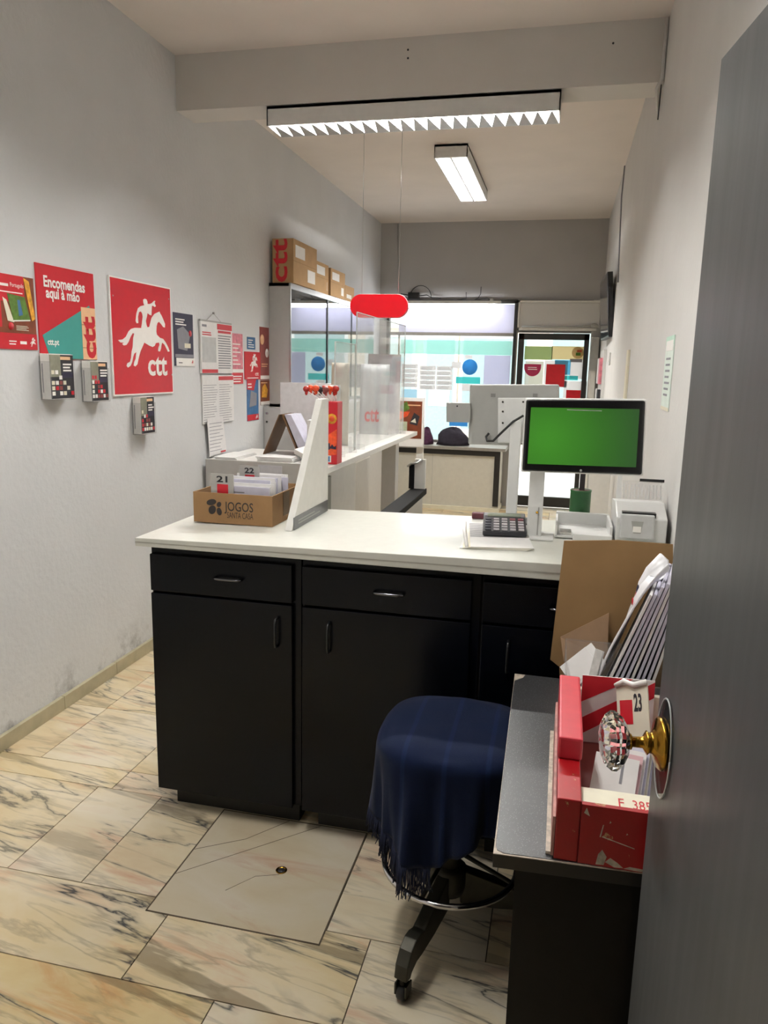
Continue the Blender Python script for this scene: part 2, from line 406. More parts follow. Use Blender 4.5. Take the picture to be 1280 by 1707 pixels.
# beam
b = MB(); b.box((XL, 3.86, 2.79), (XR, 4.06, ZC), M_beam); 
for (u, v) in ((680, 83), (680, 97), (1022, 72)):
    p = at(u, v, 1, 3.86); b.lathe([(.005, 0), (.005, .0008)], M_dink, frame('front', p), n=10)
struct(b.build('trim_2', origin=(0, 0, 0)))
b = MB(); b.tube([(XR - .012, 3.84, 3.04), (XR - .012, 3.845, 2.80), (XR - .03, 3.85, 2.76), (XR - .01, 3.95, 2.70)], .008, M_wallR, 8); b.tube([(XR - .008, 3.9, 2.80), (XR - .012, 3.86, 2.75), (XR - .006, 3.95, 2.66)], .003, M_cable, 6)
tag(b.build('cable_conduit'), 'painted cable conduit where the beam meets the right wall', 'conduit')
# skirting
M_skirt = mat('yellowish_marble_skirting', 'B5AC90', .45, var=.2, scale=7)
b = MB(); yy = .27
while yy < 8.4:
    b.box((XL, yy, 0), (XL + .018, min(yy + .398, 8.41), .062), M_skirt); yy += .4
struct(b.build('baseboard_left', origin=(0, 0, 0), bevel=.002))
b = MB(); b.box((XR - .015, .27, 0), (XR, 8.4, .06), M_skirt); struct(b.build('baseboard_right', origin=(0, 0, 0)))

# ------------------------------------------------------------------ lamps
def louver_lamp(x0, x1, y0, y1, z0, z1, along, nblade, tubes, L, label, col):
    t = thing('ceiling_lamp', ((x0 + x1) / 2, (y0 + y1) / 2, z0), label, 'lamp')
    h = MB(); w = .006
    h.box((x0, y0, z1 - .012), (x1, y1, z1), M_whitepl); h.box((x0, y0, z0), (x1, y0 + w, z1), M_whitepl); h.box((x0, y1 - w, z0), (x1, y1, z1), M_whitepl)
    h.box((x0, y0, z0), (x0 + w, y1, z1), M_whitepl); h.box((x1 - w, y0, z0), (x1, y1, z1), M_whitepl)
    h.build('housing', t)
    lo = MB(); hh = min(.035, (z1 - z0) * .45)
    for i in range(nblade):
        f = (i + .5) / nblade
        if along == 'x':
            x = x0 + w + f * (x1 - x0 - 2 * w); lo.prism([(-.0035, 0), (.0035, 0), (.0008, -hh), (-.0008, -hh)], y0 + w, y1 - w, M_alu, Matrix(((1, 0, 0, x), (0, 0, 1, 0), (0, 1, 0, z0 + hh + .001), (0, 0, 0, 1))))
        else:
            y = y0 + w + f * (y1 - y0 - 2 * w); lo.box((x0 + w, y - .0012, z0 + .001), (x1 - w, y + .0012, z0 + hh), M_alu)
    if along == 'x':
        p_ = (x1 - x0 - 2 * w) / nblade
        for i in range(nblade):
            x = x0 + w + (i + .5) * p_; lo.prism([(x - p_ * .5, y1 - w), (x + p_ * .5, y1 - w), (x + .004, y0 + w + .012), (x - .004, y0 + w + .012)], z0, z0 + .002, mat('reflection_pattern_grey', 'A9AAA9', .4))  # grey triangles added so the bright gaps imitate tube reflections in the blades
    if along == 'y': lo.box(((x0 + x1) / 2 - .006, y0 + w, z0), ((x0 + x1) / 2 + .006, y1 - w, z0 + hh), M_whitepl)
    lo.build('louver', t)
    g = MATS.get('tube_' + col) or glow('tube_' + col, (1, .985, .95), L)
    for k in range(tubes):
        f = (k + .5) / tubes; tb = MB()
        if along == 'x': y = y0 + f * (y1 - y0); tb.tube([(x0 + .02, y, z0 + hh + .016), (x1 - .02, y, z0 + hh + .016)], .013, g, 12)
        else: x = x0 + f * (x1 - x0); tb.tube([(x, y0 + .02, z0 + hh + .018), (x, y1 - .02, z0 + hh + .018)], .013, g, 12)
        tb.build('fluorescent_tube', t)
    return t
louver_lamp(-1.55, -.095, 3.86, 4.06, 2.695, 2.785, 'x', 22, 1, TUBE_L1, 'long white louvred fluorescent lamp fixed under the beam', 'one')
louver_lamp(-.99, -.755, 5.6, 7.02, 2.965, 3.05, 'y', 24, 2, TUBE_L2, 'white twin-tube louvred lamp on the ceiling beyond the beam', 'two')
louver_lamp(-1.05, -.75, .75, 2.15, 2.965, 3.05, 'y', 14, 2, TUBE_L3, 'white louvred lamp added out of view on the ceiling to light the foreground', 'three')  # out-of-view lamp, added to light the foreground
t = thing('batten_lamp', (-1.3, 8.3, 2.16), 'bright bare fluorescent tube at the top of the shop window', 'lamp')
b = MB(); b.box((-1.92, 8.27, 2.195), (-.70, 8.33, 2.225), M_whitepl); b.build('housing', t)
for x in (-1.8, -.8): b = MB(); b.box((x - .015, 8.28, 2.225), (x + .015, 8.42, 2.25), M_whitepl); b.build('wall_arm', t)
b = MB(); b.tube([(-1.90, 8.3, 2.172), (-.73, 8.3, 2.172)], .02, glow('tube_window', (1, 1, 1), TUBE_WIN), 12); b.build('fluorescent_tube', t)

# hanging red pill sign
t = thing('hanging_sign', (-1.05, 4.3, 1.78), 'plain red pill-shaped sign hanging from two wires above the shelf', 'sign')
cx, cz, hw, r = -1.05, 1.846, .168, .063; pts = []
for k in range(25): a = -PI / 2 + PI * k / 24; pts.append((cx + hw - r + r * math.cos(a), cz + r * math.sin(a)))
for k in range(25): a = PI / 2 + PI * k / 24; pts.append((cx - hw + r + r * math.cos(a), cz + r * math.sin(a)))
M_pill = mat('bright_red_acrylic', 'C40016', .3, var=.02)
M_pilledge = mat('pink_acrylic_edge', 'F0A0A0', .3)
Mf = Matrix(((1, 0, 0, 0), (0, 0, -1, 4.3), (0, 1, 0, 0), (0, 0, 0, 1)))
b = MB(); b.prism(pts, -.02, .02, M_pill, Mf); b.build('panel', t)
b = MB(); loop = [(p[0], 4.3, p[1]) for p in pts]; b.tube(loop + [loop[0]], .0035, M_pilledge, 6); part(b.build('rim', t), 'pale pink rim')
for u in (603, 664):
    p = at(u, 492, 1, 4.3); q = MB(); q.tube([(p.x, 4.3, 1.9), (p.x, 4.3, ZC)], .0014, M_alu, 6); q.build('hanging_wire', t)

# ------------------------------------------------------------------ left wall: sheets
def wl(u, v): p = at(u, v, 0, XL); return p.y, p.z
GAP = .002
def sheet(name, y0, y1, z0, z1, th, m, label, cat, group=None, gap=GAP):
    t = thing(name, (XL + gap, (y0 + y1) / 2, z0), label, cat, group)
    b = MB(); b.box((XL + .0005, y0, z0), (XL + gap + th, y1, z1), m)
    return t, b, frame('left', (XL + gap + th, 0, 0))
HORSE = [(190,722),(235,715),(265,690),(290,640),(315,615),(350,605),(412,607),(475,600),(488,596),(500,545),(510,510),(535,475),(560,462),(585,452),(592,470),(605,490),(622,530),(638,570),(636,603),(620,598),(600,570),(580,548),(565,560),(558,590),(555,640),(560,670),(590,700),(620,710),(645,745),(668,790),(682,828),(665,832),(650,800),(632,765),(610,745),(603,775),(600,800),(590,830),(572,825),(575,795),(585,765),(580,745),(550,750),(540,775),(520,787),(490,775),(440,745),(430,770),(405,825),(395,860),(385,900),(375,950),(355,972),(340,962),(345,930),(358,900),(362,860),(365,835),(345,850),(335,880),(325,930),(310,965),(285,982),(272,965),(280,940),(305,928),(315,890),(320,830),(330,790),(335,700),(345,660),(330,655),(310,690),(290,740),(270,768),(245,772),(230,757),(248,747),(215,744)]
RIDER = [(410,612),(418,560),(425,500),(420,470),(408,450),(390,455),(380,500),(383,560),(368,562),(358,540),(365,470),(380,420),(405,400),(440,392),(432,370),(428,340),(445,328),(462,338),(470,360),(470,378),(490,380),(510,372),(535,348),(545,352),(538,370),(550,400),(540,408),(520,395),(512,400),(510,440),(508,488),(490,482),(470,465),(465,500),(455,540),(462,580),(475,612)]
def wallpt(q): p = at(160 + q[0] / 5.6875, 440 + q[1] / 5.6875, 0, XL); return (p.y, p.z)
HW, RW = [wallpt(q) for q in HORSE], [wallpt(q) for q in RIDER]
def emblem(b, M, box, m, w=.0012):
    ys = [p[0] for p in HW + RW]; zs = [p[1] for p in HW + RW]; a0, a1, c0, c1 = min(ys), max(ys), min(zs), max(zs)
    f = lambda p: (box[0] + (p[0] - a0) / (a1 - a0) * (box[2] - box[0]), box[1] + (p[1] - c0) / (c1 - c0) * (box[3] - box[1]))
    b.prism([f(p) for p in HW], 0, w, m, M); b.prism([f(p) for p in RW], 0, w * 1.1, m, M)
# poster with green book
t, b, F = sheet('poster', 2.36, 2.658, 1.54, 1.814, .001, M_brownp, 'leftmost poster, brown and red with a green picture in its middle', 'poster')
b.rect(2.36, 1.715, 2.60, 1.814, M_red, F); b.rect(2.36, 1.54, 2.658, 1.60, M_red, F); b.rect(2.36, 1.62, 2.47, 1.715, M_red, F, 0, .0006)
b.prism([(2.505, 1.745), (2.60, 1.738), (2.625, 1.655), (2.53, 1.648)], .0005, .0016, M_greenp, F); b.prism([(2.53, 1.648), (2.625, 1.655), (2.625, 1.650), (2.53, 1.643)], .0005, .0016, M_wprint, F)
b.prism([(2.558, 1.725), (2.572, 1.725), (2.585, 1.67), (2.562, 1.665)], .0016, .002, M_bluep, F)
b.prism([(2.60, 1.81), (2.63, 1.80), (2.655, 1.66), (2.635, 1.65)], .0005, .0014, M_yellowp, F)
b.prism([(2.48, 1.73), (2.50, 1.72), (2.535, 1.64), (2.50, 1.645)], .0005, .0014, M_papery, F)
b.lathe([(.014, 0), (.014, .002)], M_red, F @ Matrix.Translation((2.517, 1.625, 0)), n=16); b.lines(2.545, 1.612, 2.62, 1.632, 4, M_papery, F, .0018)
b.lines(2.47, 1.748, 2.59, 1.758, 1, M_wprint, F, .0014, jit=0); b.rect(2.47, 1.770, 2.515, 1.780, M_wprint, F, 0, .0014); b.lines(2.5, 1.557, 2.54, 1.578, 2, M_wprint, F, .0014); b.lines(2.56, 1.56, 2.60, 1.574, 1, M_wprint, F, .0014, .8); emblem(b, F, (2.615, 1.552, 2.65, 1.588), M_wprint)
b.build('printed_sheet', t)
MB().text('Português', 2.525, 1.766, 2.598, 1.786, M_wprint, F, 0, .0014).build('lettering', t)
# poster Encomendas
t, b, F = sheet('poster', 2.672, 3.052, 1.508, 1.878, .001, M_red, 'red and teal poster reading Encomendas aqui à mão', 'poster', gap=.004)
b.prism([(2.69, 1.60), (3.01, 1.74), (3.05, 1.66), (3.05, 1.509), (2.73, 1.509)], 0, .0008, M_teal, F)
b.rect(2.95, 1.509, 3.05, 1.73, M_peach, F, 0, .0014)
for z in (1.557, 1.655): b.rect(2.95, z, 3.05, z + .0025, M_card, F, .0014, .0018)
b.build('printed_sheet', t)
MB().text('Encomendas', 2.715, 1.79, 2.985, 1.835, M_wprint, F, 0, .0012, bold=.03).build('lettering', t); MB().text('aqui à mão', 2.725, 1.735, 2.945, 1.79, M_wprint, F, 0, .0012, bold=.03).build('lettering', t)
MB().text('ctt.pt', 2.718, 1.555, 2.79, 1.585, M_wprint, F, .0008, .0016, bold=.03).build('lettering', t); part(MB().text('ctt', 2.957, 1.513, 3.046, 1.695, M_red, F, .0014, .0022, rot=1, bold=.04).build('lettering', t), 'red ctt lettering turned upright')
# rider sign
t, b, F = sheet('wall_sign', 3.165, 3.722, 1.343, 1.888, .005, M_wprint, 'large red enamel sign with white horse rider and ctt letters', 'sign', gap=.004)
b.prism([(3.172, 1.350), (3.715, 1.350), (3.715, 1.881), (3.172, 1.881)], 0, .0006, M_redsign, F)
for p in ((3.19, 1.80), (3.70, 1.83), (3.71, 1.44)): b.lathe([(.004, 0), (.004, .0016)], M_alu, F @ Matrix.Translation((p[0], p[1], 0)), n=10)
b.build('panel', t)
b = MB(); b.prism(HW, 0, .0015, M_wprint, F); b.prism(RW, 0, .0016, M_wprint, F); part(b.build('emblem', t), 'white horse and trumpet rider emblem')
b = MB(); p0 = wallpt((480, 1080)); p1 = wallpt((655, 880)); b.text('ctt', p0[0], p0[1] + .01, p1[0], p1[1], M_wprint, F, 0, .0015, bold=.025); b.build('lettering', t)
# leaflet holders
def holder(y0, y1, z0, z1, label):
    d = .055; t = thing('leaflet_holder', (XL, (y0 + y1) / 2, z0), label, 'leaflet holder', 'leaflet holders on the left wall')
    b = MB(); b.box((XL, y0, z0), (XL + .004, y1, z1 - .01), M_clear); b.box((XL, y0, z0), (XL + d, y1, z0 + .003), M_clear); b.box((XL, y0 - .003, z0), (XL + d, y0 - .001, z1 - .03), M_clear); b.box((XL, y1 + .001, z0), (XL + d, y1 + .003, z1 - .03), M_clear)
    b.build('holder', t)
    s = MB(); n = 9
    for k in range(n): s.box((XL + .006 + k * .0048, y0, z0 + .004), (XL + .0100 + k * .0048, y1, z1 - random.random() * .004), M_wprint)
    F = frame('left', (XL + .0096 + (n - 1) * .0048, 0, 0)); w, h = y1 - y0, z1 - z0
    s.rect(y0, z0 + .005, y1, z1 - .004, M_dink, F, 0, .0006)
    s.rect(y0, z0 + h * .5, y0 + w * .45, z1 - .004, mat('olive_print', '8B8A78', .5, var=.2), F, 0, .001)
    s.rect(y0 + w * .45, z1 - h * .13, y0 + w * .88, z1 - h * .06, M_peach, F, 0, .0012)
    s.lines(y0 + w * .55, z0 + h * .62, y0 + w * .97, z0 + h * .82, 3, M_wprint, F, .0014, .55); s.rect(y0 + w * .5, z0 + h * .48, y0 + w * .95, z0 + h * .6, M_navyp, F, 0, .0011)
    for i in range(5):
        for j in range(6 - i):
            if random.random() < .85:
                u = y0 + w * (.05 + .16 * j); v = z0 + h * (.1 + .115 * i); s.rect(u, v, u + w * .12, v + h * .085, random.choice([M_red, M_wprint, M_papery, M_maroon]), F, 0, .0014)
    F2 = frame('front', (0, y0 - .0002, 0)); s.rect(XL + .012, z0 + .03, XL + .016, z1 - .04, M_ink, F2, 0, .0006)
    s.build('leaflet_stack', t)
holder(2.665, 2.815, 1.343, 1.528, 'leaflet holder under the left corner of the Encomendas poster')
holder(2.935, 3.06, 1.325, 1.503, 'leaflet holder under the right corner of the Encomendas poster')
holder(3.325, 3.45, 1.150, 1.336, 'leaflet holder hanging just below the red rider sign')
# dark purple poster
t, b, F = sheet('poster', 3.755, 3.975, 1.487, 1.769, .001, M_navyp, 'dark purple poster to the right of the red rider sign', 'poster')
b.rect(3.775, 1.487, 3.985, 1.530, M_wprint, F, 0, .001); b.prism([(3.80, 1.58), (3.90, 1.57), (3.94, 1.66), (3.86, 1.70), (3.79, 1.68)], 0, .001, M_ink, F); b.rect(3.87, 1.585, 3.94, 1.61, M_papery, F, 0, .0014)
b.lathe([(.017, 0), (.017, .0014)], M_red, F @ Matrix.Translation((3.94, 1.665, 0)), n=16); b.lines(3.775, 1.705, 3.9, 1.745, 3, M_wprint, F, .0012, .5); b.rect(3.765, 1.533, 3.97, 1.55, M_ink, F, 0, .001)
b.lines(3.8, 1.502, 3.86, 1.512, 1, M_dink, F, .0016); emblem(b, F, (3.945, 1.497, 3.97, 1.52), M_red); b.build('printed_sheet', t)
# hanging timetable / calendar
t = thing('notice_board', (XL, 4.26, 1.17), 'hanging board of two stacked white notices with red headers', 'notice')
b = MB(); b.box((XL + .001, 4.05, 1.735), (XL + .012, 4.47, 1.752), M_greypl); b.build('hanger_bar', t)
b = MB(); b.tube([(XL + .006, 4.14, 1.752), (XL + .003, 4.235, 1.797), (XL + .006, 4.33, 1.752)], .0012, M_greypl, 6); b.build('hanging_string', t)
b = MB(); b.lathe([(.006, 0), (.006, .012)], M_alu, frame('left', (XL, 4.235, 1.797)), n=10); b.build('nail', t)
F = frame('left', (XL + .014, 0, 0))
b = MB(); b.box((XL + .004, 4.045, 1.447), (XL + .014, 4.47, 1.742), M_paper); b.rect(4.26, 1.705, 4.465, 1.738, M_red, F); b.rect(4.055, 1.449, 4.26, 1.47, M_red, F); b.rect(4.27, 1.685, 4.45, 1.699, M_red, F)
b.lines(4.27, 1.475, 4.45, 1.68, 14, M_ink, F, .0008, .45, .1); b.rect(4.06, 1.51, 4.24, 1.655, mat('light_grey_print', 'BDBDBC', .6), F); b.lines(4.065, 1.665, 4.22, 1.69, 2, M_red, F, .001, .5); b.rect(4.065, 1.712, 4.12, 1.725, M_ink, F); b.build('notice', t)
F = frame('left', (XL + .010, 0, 0)); b = MB(); b.box((XL + .003, 4.06, 1.15), (XL + .010, 4.49, 1.435), M_paper); b.rect(4.275, 1.405, 4.485, 1.428, M_red, F); b.lines(4.07, 1.16, 4.26, 1.39, 16, M_ink, F, .0006, .18, .3); b.lines(4.28, 1.16, 4.47, 1.39, 16, M_ink, F, .0006, .18, .3); b.build('notice', t)
b = MB(); F = frame('left', (XL + .022, 0, 0)); b.prism([(4.085, 1.186), (4.30, 1.184), (4.345, .965), (4.11, .955)], -.001, 0, M_paper, F); b.lines(4.115, .985, 4.30, 1.17, 9, M_ink, F, .0006, .15, .3); b.rect(4.26, .967, 4.33, .976, M_red, F); b.build('receipt', t)
# other posters
t, b, F = sheet('poster', 4.485, 4.655, 1.378, 1.695, .001, M_pinkp, 'pink and red poster right of the hanging notices', 'poster')
b.rect(4.495, 1.45, 4.655, 1.472, M_wprint, F); b.rect(4.495, 1.38, 4.655, 1.45, M_red, F, 0, .0008)
b.lines(4.5, 1.5, 4.64, 1.65, 6, M_wprint, F, .001, .3, .6); b.lines(4.5, 1.39, 4.64, 1.44, 3, M_wprint, F, .0012, .4); b.build('printed_sheet', t)
t, b, F = sheet('sticker', 4.73, 4.865, 1.603, 1.683, .0006, M_bluep, 'small square blue and white sticker above the small rider poster', 'sticker'); b.lines(4.745, 1.615, 4.85, 1.675, 4, M_wprint, F, .0008, .4, .5); b.build('printed_sheet', t)
t, b, F = sheet('poster', 4.68, 4.945, 1.405, 1.587, .001, M_red, 'small red poster repeating the white horse rider', 'poster', gap=.004); emblem(b, F, (4.76, 1.455, 4.90, 1.575), M_wprint); b.text('ctt', 4.85, 1.43, 4.91, 1.452, M_wprint, F, bold=.02); b.lines(4.72, 1.412, 4.92, 1.422, 1, M_wprint, F, .001, .5); b.build('printed_sheet', t)
t, b, F = sheet('poster', 4.715, 4.91, 1.128, 1.404, .001, M_bluep, 'narrow blue poster with red ends under the small rider poster', 'poster'); b.rect(4.715, 1.13, 4.91, 1.17, M_red, F); b.prism([(4.715, 1.404), (4.87, 1.404), (4.83, 1.33), (4.715, 1.34)], 0, .001, M_red, F); b.prism([(4.75, 1.22), (4.87, 1.23), (4.88, 1.31), (4.78, 1.33)], 0, .0009, M_ink, F); b.lines(4.73, 1.35, 4.82, 1.39, 2, M_wprint, F, .0014, .4); emblem(b, F, (4.85, 1.135, 4.9, 1.165), M_wprint); b.build('printed_sheet', t)
t, b, F = sheet('poster', 4.945, 5.11, 1.40, 1.76, .001, M_maroon, 'dark red poster on the wall beside the glass cabinet', 'poster'); b.lathe([(.035, 0), (.035, .001)], M_peach, F @ Matrix.Translation((4.985, 1.675, 0)), n=18); b.lathe([(.03, 0), (.03, .001)], M_wprint, F @ Matrix.Translation((5.07, 1.585, 0)), n=18); b.lines(4.97, 1.49, 5.09, 1.52, 2, M_peach, F, .001, .4); b.rect(4.945, 1.405, 5.11, 1.43, M_wprint, F); b.build('printed_sheet', t)
t, b, F = sheet('poster', 4.95, 5.115, 1.225, 1.396, .001, M_brownp, 'brown and yellow poster just above the low grey cabinet', 'poster'); b.prism([(4.97, 1.28), (5.06, 1.275), (5.08, 1.33), (5.03, 1.375), (4.98, 1.35)], 0, .001, M_yellowp, F); b.rect(4.95, 1.226, 5.115, 1.25, M_wprint, F); b.lines(4.96, 1.376, 5.08, 1.388, 1, M_peach, F, .001, .6); b.build('printed_sheet', t)

# ------------------------------------------------------------------ cabinets along the left wall
M_cabgrey = mat('grey_metal_paint', 'B9B7B4', .4, var=.03)
t = thing('storage_cabinet', (-1.88, 6.2, 0), 'low pale grey cabinet with lock against the left wall', 'cabinet')
b = MB(); b.box((XL + .002, 5.0, .0), (-1.72, 7.6, 1.21), M_cabgrey); b.build('body', t, bevel=.003)
b = MB(); b.box((-2.035, 4.992, .03), (-1.735, 5.0, 1.20), M_cabgrey); d = b.build('door', t, bevel=.002)
b = MB(); b.lathe([(.009, 0), (.009, .008), (.004, .008)], M_chrome, frame('front', at(445, 689, 1, 4.99)), n=14); b.build('knob', d); b = MB(); b.lathe([(.007, 0), (.007, .006)], M_iron, frame('front', at(445, 703, 1, 4.99)), n=14); b.build('lock', d)
t = thing('display_cabinet', (-1.975, 6.3, 1.211), 'white wall cabinet with sliding glass doors under the parcels', 'cabinet')
b = MB(); x1 = -1.90; ye = 7.55
b.box((XL + .002, 5.12, 1.211), (x1, 5.138, 2.066), M_cabgrey); b.box((XL + .002, ye - .018, 1.211), (x1, ye, 2.066), M_cabgrey)
b.box((XL + .002, 5.12, 2.046), (x1, ye, 2.066), M_white); b.box((XL + .002, 5.12, 1.211), (x1, ye, 1.23), M_white); b.box((XL + .002, 5.14, 1.23), (XL + .01, ye, 2.046), M_cabgrey); b.build('body', t)
b = MB(); b.box((XL + .01, 5.14, 1.62), (x1 - .02, ye - .02, 1.635), M_white); b.build('shelf', t)
b = MB(); b.box((x1, 5.12, 2.03), (x1 + .012, ye, 2.068), M_alu); b.box((x1, 5.12, 1.211), (x1 + .012, 5.135, 2.03), M_alu); b.box((x1, 5.12, 1.211), (x1 + .012, ye, 1.235), M_alu); b.build('door_track', t)
for (a, c, dx) in ((5.138, 5.99, .004), (5.97, 6.76, -.004), (6.74, ye - .002, .004)):
    g = MB(); g.box((x1 + dx - .002, a, 1.236), (x1 + dx + .002, c, 2.03), M_doorglass); go = g.build('glass_door', t)
    if a < 5.2: g = MB(); g.box((x1 + dx - .003, c - .012, 1.236), (x1 + dx + .007, c + .012, 2.03), mat('dark_door_edge', '2B2B2D', .4)); part(g.build('door_edge', go), 'dark vertical glass edge')
# parcels on top
def parcel(y0, y1, h, x0, xw, label, logo=False):
    z0 = 2.0685; t = thing('parcel', (x0 + xw / 2, (y0 + y1) / 2, z0), label, 'parcel', 'cardboard parcels on the glass cabinet')
    b = MB(); b.box((x0, y0, z0), (x0 + xw, y1, z0 + h), M_card2); F = frame('front', (0, y0, 0)); FL = frame('left', (x0 + xw, 0, 0))
    b.rect(y0, z0 + h * .5, y1, z0 + h * .51, M_card, FL, 0, .0006)
    if y1 - y0 > .3: b.rect(y0 + .04, z0 + h * .6, y0 + .24, z0 + h * .88, M_paper, FL, 0, .001); b.rect(y0 + .30, z0 + h * .12, y1 - .04, z0 + h * .42, M_paper, FL, 0, .001)
    else: b.rect(y0 + .05, z0 + h * .2, y0 + .2, z0 + h * .45, M_paper, FL, 0, .001)
    b.build('carton', t, bevel=.002)
    if logo: q = MB(); q.text('ctt', x0 + .004, z0 - .015 + .02, x0 + xw * .72, z0 + h * .99, M_red, F, 0, .0012, rot=1, bold=.02); q.v = [Vector((p.x, p.y, 2 * z0 + h - p.z)) if False else p for p in q.v]; q.build('lettering', t)
parcel(5.13, 5.64, .295, -2.025, .155, 'largest brown parcel with red ctt lettering on top of the cabinet', True)
parcel(5.665, 6.0, .225, -2.02, .13, 'second brown parcel from the big one on the cabinet')
parcel(6.03, 6.44, .215, -2.02, .14, 'third brown parcel from the big one on the cabinet')
parcel(6.48, 6.77, .13, -2.02, .13, 'smallest brown parcel at the far end of the row')

# ------------------------------------------------------------------ postal side
t = thing('counter_unit', (-1.62, 4.4, 0), 'pale grey back counter beside the left wall behind the mail box', 'counter')
b = MB(); b.box((XL + .022, 4.07, 0), (-1.2, 4.72, .925), M_cabgrey); b.build('body', t)
b = MB(); b.box((XL + .022, 4.05, .20), (-1.2, 4.07, .95), M_cabgrey); b.build('back_panel', t, bevel=.002)
b = MB(); b.box((XL + .022, 4.07, .925), (-1.2, 4.74, .945), M_white); b.build('top', t)
p0 = at(430, 775, 1, 4.047); p1 = at(470, 835, 1, 4.047)
t = thing('notice', (-1.66, 4.047, p1.z), 'pale sheet taped to the front of the grey back counter', 'notice'); b = MB(); b.box((p0.x, 4.0465, p1.z), (p1.x, 4.0495, p0.z), mat('pale_blue_paper', 'CBCBD2', .7)); F = frame('front', (0, 4.0465, 0)); b.lines(p0.x + .02, p1.z + .03, p1.x - .02, p0.z - .03, 6, M_ink, F, .0004, .1); b.build('printed_sheet', t)
def stack(x0, x1, y0, y1, z, n, th, m, label, name='paper_stack'):
    t = thing(name, ((x0 + x1) / 2, (y0 + y1) / 2, z), label, 'papers'); b = MB()
    for k in range(n): j = (random.random() - .5) * .02; b.box((x0 + j, y0 + j, z + k * th), (x1 + j, y1 + j, z + k * th + th * .85), m)
    b.build('sheets', t); return t
stack(-2.0, -1.86, 4.1, 4.4, .9455, 3, .005, M_paper, 'thin white paper stack at the wall end of the back counter')
stack(-1.72, -1.5, 4.1, 4.45, .9455, 5, .006, M_paper, 'thicker white paper stack in the middle of the back counter')
p = at(478, 762, 1, 4.3)
t = thing('binder', (p.x, 4.3, .977), 'open brown ring binder standing on the back counter', 'binder')
zb = .9765
b = MB(); w = .17
for sgn in (-1, 1):
    b.prism([(p.x + sgn * .11, zb), (p.x + sgn * .115, zb), (p.x + sgn * .012, zb + .24), (p.x + sgn * .005, zb + .24)], -.1, .1, mat('brown_board', '6A4C30', .6), Matrix(((1, 0, 0, 0), (0, 0, -1, 4.3), (0, 1, 0, 0), (0, 0, 0, 1))))
b.build('cover', t)
b = MB(); b.prism([(p.x + .125, zb), (p.x + .19, zb), (p.x + .06, zb + .24), (p.x + .02, zb + .24)], -.09, .09, M_paperb, Matrix(((1, 0, 0, 0), (0, 0, -1, 4.3), (0, 1, 0, 0), (0, 0, 0, 1)))); b.build('pages', t)
p0 = at(467, 637, 1, 4.6); p1 = at(520, 700, 1, 4.6)
t = thing('display_board', ((p0.x + p1.x) / 2, 4.6, .9455), 'plain white board standing in front of the glass cabinet doors', 'board'); b = MB(); b.box((p0.x, 4.595, 1.10), (-1.36, 4.61, p0.z), mat('off_white_board', 'CFCBCC', .6)); b.build('panel', t, bevel=.003)
b = MB(); b.box((-1.56, 4.60, .9455), (-1.42, 4.615, 1.12), M_greypl); b.box((-1.6, 4.55, .9455), (-1.38, 4.66, .952), M_greypl); b.build('stand', t)
p = at(519, 735, 1, 4.2)
for k, (m, lab) in enumerate(((M_paper, 'white folder beside the brown binder, next to the divider bracket'), (M_maroon, 'dark red folder beside the brown binder, next to the divider bracket'))):
    b = MB(); b.box((p.x + k * .06, 4.12, .9465), (p.x + k * .06 + .035, 4.34, .9465 + .25 - k * .02), m, None, .003); b.box((p.x + k * .06 + .006, 4.116, 1.05), (p.x + k * .06 + .029, 4.12, 1.13), M_papery); tag(b.build('folder'), lab, 'folder')

# ------------------------------------------------------------------ main counter: base cabinets and worktop
def zt(x): return .957 + .026 * (x + 1.285) / 1.62
def base_cabinet(x0, x1, label, dhx, drawer_handle, zd):
    yf, yb = 2.10, 2.64; t = thing('base_cabinet', ((x0 + x1) / 2, 2.37, 0), label, 'cabinet', 'black cabinets under the white worktop')
    b = MB(); b.box((x0, yf + .019, .085), (x1, yb, .928), M_blackgl); b.build('body', t)
    b = MB(); b.box((x0 + .04, yf + .06, 0), (x1 - .02, yb - .02, .085), mat('black_plinth', '151310', .6)); b.build('plinth', t)
    b = MB(); b.box((x0 + .003, yf, .08), (x1 - .024, yf + .018, zd - .004), M_blackgl); d = b.build('door', t, bevel=.0025)
    z1 = zd - .045
    h = MB(); h.tube([(dhx, yf, z1), (dhx, yf - .018, z1 - .004), (dhx, yf - .021, z1 - .015), (dhx, yf - .021, z1 - .08), (dhx, yf - .018, z1 - .091), (dhx, yf, z1 - .095)], .0042, M_black, 8); h.build('handle', d)
    b = MB(); b.box((x0 + .003, yf, zd + .004), (x1 - .024, yf + .018, .90), M_blackgl); d = b.build('drawer', t, bevel=.0025)
    xm = drawer_handle; h = MB(); h.tube([(xm - .045, yf, .842), (xm - .043, yf - .018, .842), (xm - .03, yf - .021, .842), (xm + .03, yf - .021, .842), (xm + .043, yf - .018, .842), (xm + .045, yf, .842)], .0042, mat('dark_chrome', '6E6E72', .2, metal=1), 8); h.build('handle', d)
base_cabinet(-1.257, -.748, 'left base cabinet, its door handle on the right side', -.82, -.98, .775)
base_cabinet(-.742, -.196, 'middle base cabinet behind the navy cloth, shiny drawer handle', -.65, -.465, .775)
base_cabinet(-.190, .335, 'right base cabinet partly hidden behind the leaning cardboard sheet', -.107, .05, .775)
b = MB(); x0, x1, ya, yb = -1.285, .345, 2.07, 2.705
vs_ = []
for (x, y) in ((x0, ya), (x1, ya), (x1, yb), (x0, yb)): vs_.append((x, y, .930))
for (x, y) in ((x0, ya), (x1, ya), (x1, yb), (x0, yb)): vs_.append((x, y, zt(x)))
